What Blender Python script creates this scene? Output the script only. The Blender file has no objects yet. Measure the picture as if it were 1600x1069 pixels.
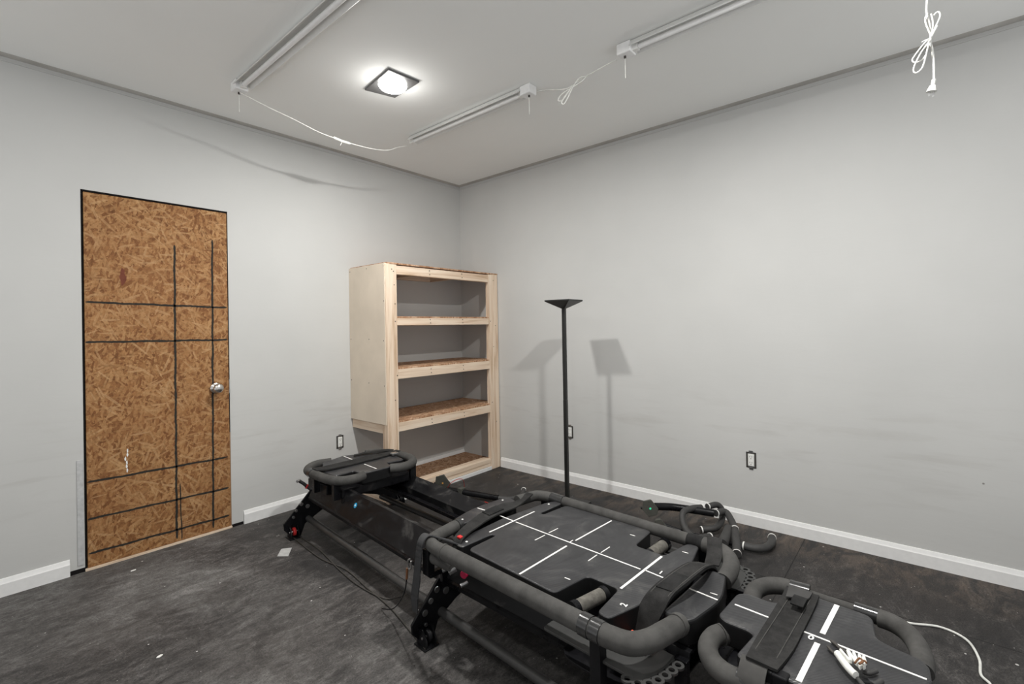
import bpy, bmesh, math, random
from mathutils import Vector, Matrix
random.seed(7)
COL = bpy.context.scene.collection
PI = math.pi

# ------------------------------------------------------------------ materials
def nmat(name, base=(.5,.5,.5), rough=.5, metal=0.0, spec=.5):
    m = bpy.data.materials.new(name); m.use_nodes = True
    b = m.node_tree.nodes['Principled BSDF']
    b.inputs['Base Color'].default_value = (*base, 1)
    b.inputs['Roughness'].default_value = rough
    b.inputs['Metallic'].default_value = metal
    b.inputs['Specular IOR Level'].default_value = spec
    return m
class N:
    """small node helper"""
    def __init__(s, m): s.t = m.node_tree; s.b = s.t.nodes['Principled BSDF']
    def n(s, ty, **kw):
        x = s.t.nodes.new(ty)
        for k, v in kw.items():
            if k.startswith('i_'):
                key = k[2:].replace('_', ' ')
                x.inputs[int(key) if key.isdigit() else key].default_value = v
            else: setattr(x, k, v)
        return x
    def l(s, a, b): s.t.links.new(a, b)
    def coords(s, scale=(1,1,1), rot=(0,0,0), kind='Object'):
        c = s.n('ShaderNodeTexCoord'); mp = s.n('ShaderNodeMapping')
        mp.inputs['Scale'].default_value = scale; mp.inputs['Rotation'].default_value = rot
        s.l(c.outputs[kind], mp.inputs['Vector']); return mp.outputs['Vector']
    def noise(s, vec, scale, detail=4, rough=.55, dist=0):
        x = s.n('ShaderNodeTexNoise', i_Scale=scale, i_Detail=detail, i_Roughness=rough, i_Distortion=dist)
        s.l(vec, x.inputs['Vector']); return x.outputs['Fac']
    def ramp(s, fac, stops):
        r = s.n('ShaderNodeValToRGB'); e = r.color_ramp.elements
        while len(e) < len(stops): e.new(.5)
        for i, (p, c) in enumerate(stops):
            e[i].position = p; e[i].color = (*c, 1) if len(c) == 3 else c
        s.l(fac, r.inputs['Fac']); return r.outputs['Color']
    def mix(s, fac, a, b, mode='MIX'):
        x = s.n('ShaderNodeMix', data_type='RGBA', blend_type=mode)
        for sock, v in ((x.inputs['Factor'], fac), (x.inputs['A'], a), (x.inputs['B'], b)):
            if hasattr(v, 'is_output'): s.l(v, sock)
            elif isinstance(v, (int, float)): sock.default_value = v
            else: sock.default_value = (*v, 1)
        return x.outputs['Result']
    def math(s, op, a, b=None, c=None):
        x = s.n('ShaderNodeMath', operation=op)
        for i, v in enumerate((a, b, c)):
            if v is None: continue
            if hasattr(v, 'is_output'): s.l(v, x.inputs[i])
            else: x.inputs[i].default_value = v
        return x.outputs[0]
    def col(s, c): s.l(c, s.b.inputs['Base Color'])
    def bump(s, h, strength=.3, dist=.002):
        x = s.n('ShaderNodeBump', i_Strength=strength, i_Distance=dist)
        s.l(h, x.inputs['Height']); s.l(x.outputs['Normal'], s.b.inputs['Normal'])

def wall_paint():
    m = nmat('wall_paint', (.56,.56,.54), .75, spec=.25); n = N(m)
    v = n.coords()
    a = n.noise(v, 1.3, 3); st = n.coords((1.2,1.2,9))
    smudge = n.noise(st, 1.6, 5, .6, .4)
    c1 = n.ramp(a, [(.3, (.520,.522,.508)), (.7, (.560,.560,.545))])
    sep = n.n('ShaderNodeSeparateXYZ'); n.l(n.coords(), sep.inputs[0])
    low = n.math('SUBTRACT', 1, n.math('MULTIPLY', n.math('ABSOLUTE', n.math('SUBTRACT', sep.outputs['Z'], .55)), 2.2))
    low = n.math('MAXIMUM', low, 0)
    sm = n.ramp(smudge, [(.52, (0,0,0)), (.72, (1,1,1))])
    f = n.math('MULTIPLY', n.math('MULTIPLY', sm, low), .5)
    c2 = n.mix(f, c1, (.42,.41,.39)); 
    vo = n.n('ShaderNodeTexVoronoi', i_Scale=2.3, i_Randomness=1.0); n.l(n.coords(), vo.inputs['Vector'])
    dot = n.math('LESS_THAN', vo.outputs['Distance'], .011)
    n.col(n.mix(n.math('MULTIPLY', dot, .7), c2, (.12,.11,.1)))
    n.bump(n.noise(n.coords((1,1,3)), 5, 5, .6), .18, .006)
    return m
def ceiling_paint():
    m = nmat('ceiling_paint', (.55,.55,.53), .85, spec=.15); n = N(m)
    n.col(n.ramp(n.noise(n.coords(), .9, 4), [(.3, (.83,.835,.815)), (.7, (.87,.875,.855))]))
    n.bump(n.noise(n.coords(), 3, 5), .15, .008); return m
def osb(name='osb_board', dark=1.0, plane='xz', sat=1.0):
    m = nmat(name, (.4,.22,.09), .7, spec=.2); n = N(m)
    base = n.coords(rot=(PI/2,0,0) if plane == 'xz' else (0,0,0))
    k = lambda c: tuple(dark*x for x in (c[0], c[1]*(1+(1-sat)*.25), c[2]*(1+(1-sat)*1.0)))
    pal = [(0.0,k((.10,.038,.013))),(.24,k((.22,.092,.033))),(.5,k((.37,.180,.070))),(.8,k((.50,.280,.122))),(1.0,k((.68,.44,.23)))]
    def layer(i, ang, sx, sy):
        mp = n.n('ShaderNodeMapping'); mp.inputs['Rotation'].default_value = (0,0,ang); n.l(base, mp.inputs['Vector'])
        mp2 = n.n('ShaderNodeMapping'); mp2.inputs['Scale'].default_value = (sx, sy, .001); mp2.inputs['Location'].default_value = (i*3.7, i*1.9, 0)
        n.l(mp.outputs['Vector'], mp2.inputs['Vector'])
        vo = n.n('ShaderNodeTexVoronoi', i_Scale=1.0); n.l(mp2.outputs['Vector'], vo.inputs['Vector'])
        sp = n.n('ShaderNodeSeparateColor'); n.l(vo.outputs['Color'], sp.inputs[0])
        g = n.noise(mp2.outputs['Vector'], 2.2, 3); return sp, g, vo.outputs['Distance']
    lay = None
    for i, (ang, sx, sy) in enumerate([(.2,26,66),(1.0,30,80),(1.75,24,70),(2.5,34,90),(.65,22,60),(1.4,30,85)]):
        sp, g, d = layer(i, ang, sx, sy)
        c = n.ramp(n.math('ADD', n.math('MULTIPLY', sp.outputs[0], .6), n.math('MULTIPLY', g, .4)), pal)
        lay = c if lay is None else n.mix(n.math('GREATER_THAN', sp.outputs[1], .58), lay, c)
    for i, (ang, sx, sy) in enumerate([(.45,8.5,62),(1.95,9.5,75),(2.75,9,58),(1.25,10,70),(.05,10,80),(2.35,8,66)]):
        sp, g, d = layer(i+9, ang, sx, sy)
        c = n.ramp(n.math('ADD', n.math('MULTIPLY', sp.outputs[0], .5), n.math('MULTIPLY', g, .5)), [(.1,pal[1][1]),(.45,pal[3][1]),(.9,pal[4][1])])
        lay = n.mix(n.math('MULTIPLY', n.math('MULTIPLY', n.math('GREATER_THAN', sp.outputs[1], .80), n.math('LESS_THAN', d, .46)), .62), lay, c)
    fine = n.noise(base, 75, 5, .75)
    lay = n.mix(.6, lay, n.ramp(fine, [(.32,(.38,.36,.34)),(.55,(1.0,1.0,1.0))]), 'MULTIPLY')
    lay = n.mix(n.ramp(n.noise(base, 1.6, 4), [(.4,(0,0,0)),(.8,(.4,.4,.4))]), lay, k((.30,.125,.05)))
    n.col(lay); n.bump(fine, .4, .002); return m
def pine(name, axis, tint=(1,1,1)):
    m = nmat(name, (.6,.45,.3), .6, spec=.25); n = N(m)
    sc = {'x':(1.2,22,22),'y':(22,1.2,22),'z':(22,22,1.2)}[axis]
    v = n.coords(sc); f = n.noise(v, 1.3, 5, .6, .7)
    t = lambda c: tuple(a*b for a, b in zip(c, tint))
    c = n.ramp(f, [(.30, t((.50,.345,.225))), (.42, t((.66,.50,.365))), (.55, t((.75,.61,.475))), (.75, t((.80,.68,.55)))])
    kn = n.n('ShaderNodeTexVoronoi', i_Scale=1.0); n.l(n.coords({'x':(3,9,9),'y':(9,3,9),'z':(9,9,3)}[axis]), kn.inputs['Vector'])
    k = n.ramp(kn.outputs['Distance'], [(.05,(1,1,1)),(.1,(0,0,0))])
    n.col(n.mix(n.math('MULTIPLY', k, .75), c, t((.26,.14,.07)))); n.bump(f, .12, .001); return m
def floor_mat():
    m = nmat('rubber_floor', (.07,.07,.07), .62, spec=.2); n = N(m)
    v = n.coords(); vs = n.coords((1,1.0,1), rot=(0,0,.5))
    big = n.noise(v, .95, 5, .62, .8); med = n.noise(n.coords((1.0,2.4,1),rot=(0,0,.35)), 4.0, 8, .72, 1.6); fin = n.noise(v, 150, 5, .85); mid = n.noise(n.coords((1.0,2.2,1),rot=(0,0,.45)), 26, 8, .8, 1.2); swirl = n.noise(v, 9, 6, .75, 3.5)
    dust = n.math('ADD', n.math('MULTIPLY', big, .5), n.math('ADD', n.math('MULTIPLY', med, .38), n.math('MULTIPLY', swirl, .20)))
    dust = n.math('ADD', dust, n.math('MULTIPLY', n.math('SUBTRACT', mid, .5), .34)); dust = n.math('ADD', dust, -.012)
    sep = n.n('ShaderNodeSeparateXYZ'); n.l(v, sep.inputs[0])
    # paler in the left half of the room, darker along the right wall
    left = n.n('ShaderNodeMapRange'); n.l(sep.outputs['X'], left.inputs[0])
    left.inputs[1].default_value=-.9; left.inputs[2].default_value=-2.3; left.inputs[3].default_value=-.022; left.inputs[4].default_value=.078
    dust = n.math('ADD', dust, left.outputs[0])
    c = n.ramp(dust, [(.40,(.016,.0155,.016)),(.52,(.042,.040,.039)),(.60,(.088,.083,.080)),(.70,(.17,.165,.16)),(.84,(.33,.32,.31))])
    c = n.mix(n.math('MULTIPLY', n.ramp(n.noise(v, 1.7, 4), [(.45,(0,0,0)),(.7,(1,1,1))]), .22), c, (.075,.062,.054))
    # brown dirt collected along the right wall
    wl = n.n('ShaderNodeMapRange'); n.l(sep.outputs['X'], wl.inputs[0])
    wl.inputs[1].default_value=-.42; wl.inputs[2].default_value=-.05; wl.inputs[3].default_value=0; wl.inputs[4].default_value=.85
    c = n.mix(n.math('MULTIPLY', wl.outputs[0], n.ramp(med, [(.42,(0,0,0)),(.7,(.8,.8,.8))])), c, (.16,.12,.09))
    c = n.mix(.75, c, n.ramp(fin, [(.36,(.38,.38,.38)),(.5,(.92,.92,.92)),(.62,(1.25,1.23,1.2))]), 'MULTIPLY')
    # pale crumbs
    for sc, th, am in ((16, .055, .8), (37, .06, .6), (7.0, .035, .95)):
        vo = n.n('ShaderNodeTexVoronoi', i_Scale=float(sc)); n.l(n.coords((1,1,0)), vo.inputs['Vector'])
        sp = n.n('ShaderNodeSeparateColor'); n.l(vo.outputs['Color'], sp.inputs[0])
        on = n.math('MULTIPLY', n.math('LESS_THAN', vo.outputs['Distance'], th), n.math('GREATER_THAN', sp.outputs[0], .72))
        c = n.mix(n.math('MULTIPLY', on, am), c, (.55,.54,.52))
    # seams between the mats
    for ax, k, o in (('Y', 1.18, .54), ('X', 1.83, .62)):
        q = n.math('ABSOLUTE', n.math('SUBTRACT', n.math('FRACT', n.math('ADD', n.math('DIVIDE', n.math('ADD', sep.outputs[ax], o), k), .5)), .5))
        s_ = n.math('LESS_THAN', q, .0022/k)
        c = n.mix(n.math('MULTIPLY', s_, n.math('ADD', .08, n.math('MULTIPLY', n.math('GREATER_THAN', sep.outputs['X'], -1.2), .75))), c, (.006,.006,.006))
    n.col(c)
    n.l(n.ramp(dust, [(.4,(.48,.48,.48)),(.7,(.85,.85,.85))]), n.b.inputs['Roughness'])
    n.bump(n.math('ADD', fin, n.math('MULTIPLY', med, .6)), .35, .002)
    return m
def black_metal():
    m = nmat('black_powder_coat', (.012,.012,.013), .32, spec=.2); n = N(m)
    d = n.noise(n.coords(), 7, 6, .7, .6)
    n.col(n.ramp(d, [(.45,(.005,.005,.006)),(.62,(.010,.010,.011)),(.8,(.04,.038,.036))]))
    n.l(n.ramp(d, [(.4,(.26,.26,.26)),(.7,(.6,.6,.6))]), n.b.inputs['Roughness']); return m
def dusty_rail():
    m = nmat('dusty_rail', (.03,.03,.032), .35, spec=.22); n = N(m)
    d = n.noise(n.coords((1,.6,1)), 9, 4, .6, 1.0)
    n.col(n.ramp(d, [(.47,(.006,.006,.007)),(.56,(.011,.011,.012)),(.66,(.05,.048,.046))]))
    n.l(n.ramp(d, [(.4,(.3,.3,.3)),(.7,(.7,.7,.7))]), n.b.inputs['Roughness']); return m
def foam(name='foam_grip', c=(.078,.076,.072)):
    m = nmat(name, c, .85, spec=.25); n = N(m)
    d = n.noise(n.coords(), 14, 5, .65)
    n.col(n.ramp(d, [(.35, tuple(x*.62 for x in c)), (.65, c)]))
    n.bump(n.noise(n.coords(), 260, 2), .25, .001); return m
def vinyl():
    m = nmat('ribbed_vinyl', (.06,.06,.062), .40, spec=.4); n = N(m)
    d = n.noise(n.coords(), 6, 7, .7, 1.5)
    n.col(n.ramp(d, [(.40,(.024,.024,.026)),(.55,(.036,.036,.038)),(.75,(.085,.083,.080))]))
    w = n.n('ShaderNodeTexWave', i_Scale=95.0, wave_type='BANDS', bands_direction='DIAGONAL'); n.l(n.coords((1,.6,0)), w.inputs['Vector'])
    n.bump(w.outputs['Fac'], .3, .0008); return m
def webbing(name='webbing', c=(.024,.0235,.023)):
    m = nmat(name, c, .9, spec=.2); n = N(m)
    d = n.noise(n.coords(), 22, 5, .7)
    n.col(n.ramp(d, [(.35, tuple(x*.65 for x in c)), (.7, tuple(x*1.45 for x in c))]))
    n.bump(n.noise(n.coords((1,1,1)), 320, 2), .5, .001); return m
def emis(name, c, s):
    m = nmat(name, c, .4); b = m.node_tree.nodes['Principled BSDF']
    b.inputs['Emission Color'].default_value = (*c,1); b.inputs['Emission Strength'].default_value = s; return m
def speck(name, c, rough=.6, spec=.4, metal=0, sc=40, amt=.12):
    m = nmat(name, c, rough, metal, spec); n = N(m)
    n.col(n.ramp(n.noise(n.coords(), sc, 4), [(.3, tuple(x*(1-amt) for x in c)), (.7, tuple(min(1,x*(1+amt)) for x in c))])); return m

M = dict(
 wall=wall_paint(), ceil=ceiling_paint(), floor=floor_mat(), osb=osb(dark=.86), osbs=osb('osb_shelf', 1.15, 'xy', .3),
 pinex=pine('pine_x','x'), piney=pine('pine_y','y'), pinez=pine('pine_z','z'), ply=speck('birch_ply',(.66,.575,.47),.6,.2,0,4,.07),
 white=speck('white_gloss', (.80,.80,.79), .35, amt=.03), plastic=speck('white_plastic',(.78,.78,.75), .45, amt=.03),
 tube=speck('diffuser_white',(.72,.72,.70), .3, amt=.03),
 black=black_metal(), rail=dusty_rail(), foam=foam(), vinyl=vinyl(), web=webbing(), web2=webbing('velcro',(.016,.016,.016)),
 rubber=speck('rubber_tube',(.045,.044,.043), .6), sidev=speck('plain_vinyl_shaded',(.010,.010,.0105), .45, .25), collar=speck('glossy_collar',(.03,.03,.03), .18, .6),
 dark=speck('dark_gap',(.012,.011,.011), .9, .1), lampblack=speck('lamp_black',(.014,.014,.013), .38),
 tape=speck('white_tape',(.80,.79,.76), .6, amt=.06), spray=speck('black_marker',(.035,.032,.028), .9, .1),
 steel=speck('brushed_steel',(.62,.60,.57), .28, .5, 1.0), zinc=speck('zinc_bolt',(.45,.45,.45), .3, .5, 1.0),
 red=speck('red_plastic',(.55,.03,.03), .4), redwire=speck('red_wire',(.5,.05,.04), .5), orange=speck('orange_strap',(.75,.12,.06), .5),
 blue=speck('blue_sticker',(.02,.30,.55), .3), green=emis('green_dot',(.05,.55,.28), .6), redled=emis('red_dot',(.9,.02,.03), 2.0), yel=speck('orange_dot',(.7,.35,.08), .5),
 led=emis('led_dome', (1,.98,.94), 18), ceiledge=speck('ceiling_edge',(.50,.485,.455),.8,.15,0,9,.12), plate=speck('fixture_plate',(.10,.10,.10), .35), ivory=speck('ivory_cord',(.72,.72,.68), .5),
 grayplate=speck('grey_panel',(.07,.07,.06), .6), paper=speck('paper_scrap',(.42,.42,.41), .7), brown=speck('brown_wire',(.16,.07,.03), .5),
 box=speck('outlet_box',(.05,.045,.04), .6), jamb=speck('door_jamb',(.30,.18,.10), .7), bead=speck('corner_bead',(.48,.485,.485), .6),
)
# ------------------------------------------------------------------ geometry helpers
def finish(name, bm, mat, parent=None, smooth=False, bevel=None, ang=50, recalc=True):
    if recalc: bmesh.ops.recalc_face_normals(bm, faces=bm.faces)
    me = bpy.data.meshes.new(name); bm.to_mesh(me); bm.free()
    me.materials.append(M[mat] if isinstance(mat, str) else mat)
    o = bpy.data.objects.new(name, me); COL.objects.link(o)
    if parent is not None: o.parent = parent
    if smooth:
        for p in me.polygons: p.use_smooth = True
    if bevel:
        b = o.modifiers.new('bevel', 'BEVEL'); b.width = bevel; b.segments = 3; b.limit_method = 'ANGLE'; b.angle_limit = math.radians(ang)
        b.harden_normals = False
    return o
def tag(o, label=None, cat=None, group=None, kind=None):
    if label: o['label'] = label
    if cat: o['category'] = cat
    if group: o['group'] = group
    if kind: o['kind'] = kind
    return o
def thing(name, label, cat, loc=(0,0,0), rz=0, group=None):
    o = bpy.data.objects.new(name, None); COL.objects.link(o); o.location = loc; o.rotation_euler = (0,0,rz); o.empty_display_size = .05
    return tag(o, label, cat, group)
def box(bm, lo, hi, mat=None):
    vs = [bm.verts.new(Vector((x,y,z)) if mat is None else mat @ Vector((x,y,z))) for x in (lo[0],hi[0]) for y in (lo[1],hi[1]) for z in (lo[2],hi[2])]
    for f in ((0,1,3,2),(4,6,7,5),(0,4,5,1),(2,3,7,6),(0,2,6,4),(1,5,7,3)): bm.faces.new([vs[i] for i in f])
def boxo(name, lo, hi, mat, parent=None, bevel=.0015):
    bm = bmesh.new(); box(bm, lo, hi); return finish(name, bm, mat, parent, bevel=bevel)
def catmull(pts, n=6, closed=False):
    P = [Vector(p) for p in pts]
    if len(P) < 3: return P
    out = []; L = len(P)
    rng = range(L) if closed else range(L-1)
    for i in rng:
        p1, p2 = P[i], P[(i+1) % L]
        p0 = P[i-1] if (closed or i > 0) else p1*2-p2
        p3 = P[(i+2) % L] if (closed or i+2 < L) else p2*2-p1
        for k in range(n):
            t = k/n
            out.append(.5*((2*p1)+(p2-p0)*t+(2*p0-5*p1+4*p2-p3)*t*t+(3*p1-p0-3*p2+p3)*t**3))
    if not closed: out.append(P[-1])
    return out
def fillet(pts, r, n=6):
    """polyline with rounded corners (3-D)"""
    P = [Vector(p) for p in pts]; out = [P[0]]
    for i in range(1, len(P)-1):
        a, b, c = P[i-1], P[i], P[i+1]; u = (a-b); v = (c-b)
        rr = min(r, u.length*.49, v.length*.49); p, q = b+u.normalized()*rr, b+v.normalized()*rr
        for k in range(n+1):
            t = k/n; out.append(p*(1-t)**2+b*2*t*(1-t)+q*t*t)
    out.append(P[-1]); return out
def tube(bm, pts, r, seg=14, caps=True, closed=False):
    P = [Vector(p) for p in pts]; L = len(P)
    rad = r if callable(r) else (lambda t: r)
    T0 = None; rings = []; nrm = None
    for i, p in enumerate(P):
        a = P[i-1] if (i > 0 or closed) else P[i]; b = P[(i+1) % L] if (i < L-1 or closed) else P[i]
        t = (b-a).normalized()
        if nrm is None:
            nrm = t.orthogonal().normalized()
        else:
            nrm = (nrm - t*nrm.dot(t)); nrm = nrm.normalized() if nrm.length > 1e-6 else t.orthogonal().normalized()
        bn = t.cross(nrm); rr = rad(i/(L-1))
        rings.append([bm.verts.new(p+(nrm*math.cos(2*PI*k/seg)+bn*math.sin(2*PI*k/seg))*rr) for k in range(seg)])
    for i in range(L if closed else L-1):
        A, B = rings[i], rings[(i+1) % L]
        for k in range(seg): bm.faces.new((A[k], A[(k+1)%seg], B[(k+1)%seg], B[k]))
    if caps and not closed:
        bm.faces.new(rings[0][::-1]); bm.faces.new(rings[-1])
def tubeo(name, pts, r, mat, parent=None, seg=14, closed=False, smooth=True):
    bm = bmesh.new(); tube(bm, pts, r, seg, closed=closed)
    o = finish(name, bm, mat, parent, smooth=smooth)
    m = o.modifiers.new('es', 'EDGE_SPLIT'); m.split_angle = math.radians(50); return o
def round2(pts, r, n=5):
    """closed 2-D polygon with rounded corners; r scalar or list"""
    L = len(pts); out = []
    for i in range(L):
        a, b, c = Vector(pts[i-1]), Vector(pts[i]), Vector(pts[(i+1) % L]); u, v = a-b, c-b
        ri = r[i] if isinstance(r, (list, tuple)) else r
        rr = min(ri, u.length*.45, v.length*.45)
        if rr < 1e-4: out.append(tuple(b)); continue
        p, q = b+u.normalized()*rr, b+v.normalized()*rr
        for k in range(n+1):
            t = k/n; w = p*(1-t)**2+b*2*t*(1-t)+q*t*t; out.append(tuple(w))
    return out
def prism(bm, pts, z0, z1, f=lambda x, y, z: (x, y, z)):
    A = [bm.verts.new(f(x, y, z0)) for x, y in pts]; B = [bm.verts.new(f(x, y, z1)) for x, y in pts]
    L = len(pts)
    for i in range(L): bm.faces.new((A[i], A[(i+1)%L], B[(i+1)%L], B[i]))
    bm.faces.new(A[::-1]); bm.faces.new(B)
def ribbon(bm, left, right, th=.004):
    A = [Vector(p) for p in left]; B = [Vector(p) for p in right]; L = len(A); R = []
    for i in range(L):
        j, k = max(i-1,0), min(i+1,L-1)
        t = (A[k]+B[k]-A[j]-B[j]); n = t.cross(B[i]-A[i]).normalized()*th*.5
        if n.z < 0: n = -n
        R.append([bm.verts.new(v) for v in (A[i]+n, B[i]+n, B[i]-n, A[i]-n)])
    for i in range(L-1):
        for k in range(4): bm.faces.new((R[i][k], R[i][(k+1)%4], R[i+1][(k+1)%4], R[i+1][k]))
    bm.faces.new(R[0]); bm.faces.new(R[-1][::-1])
def cyl(bm, c, axis, r, h, seg=20):
    a = Vector(axis).normalized(); c = Vector(c); tube(bm, [c-a*h/2, c+a*h/2], r, seg)
def dark_sides(o, mat):
    """upright faces of a cushion get plain black vinyl, darkened for shade between pads"""
    o.data.materials.append(M[mat])
    for p in o.data.polygons:
        if p.normal.z < .5: p.material_index = 1
    return o
def cylo(name, c, axis, r, h, mat, parent=None, seg=20, bevel=.001):
    bm = bmesh.new(); cyl(bm, c, axis, r, h, seg); return finish(name, bm, mat, parent, bevel=bevel)

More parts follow.
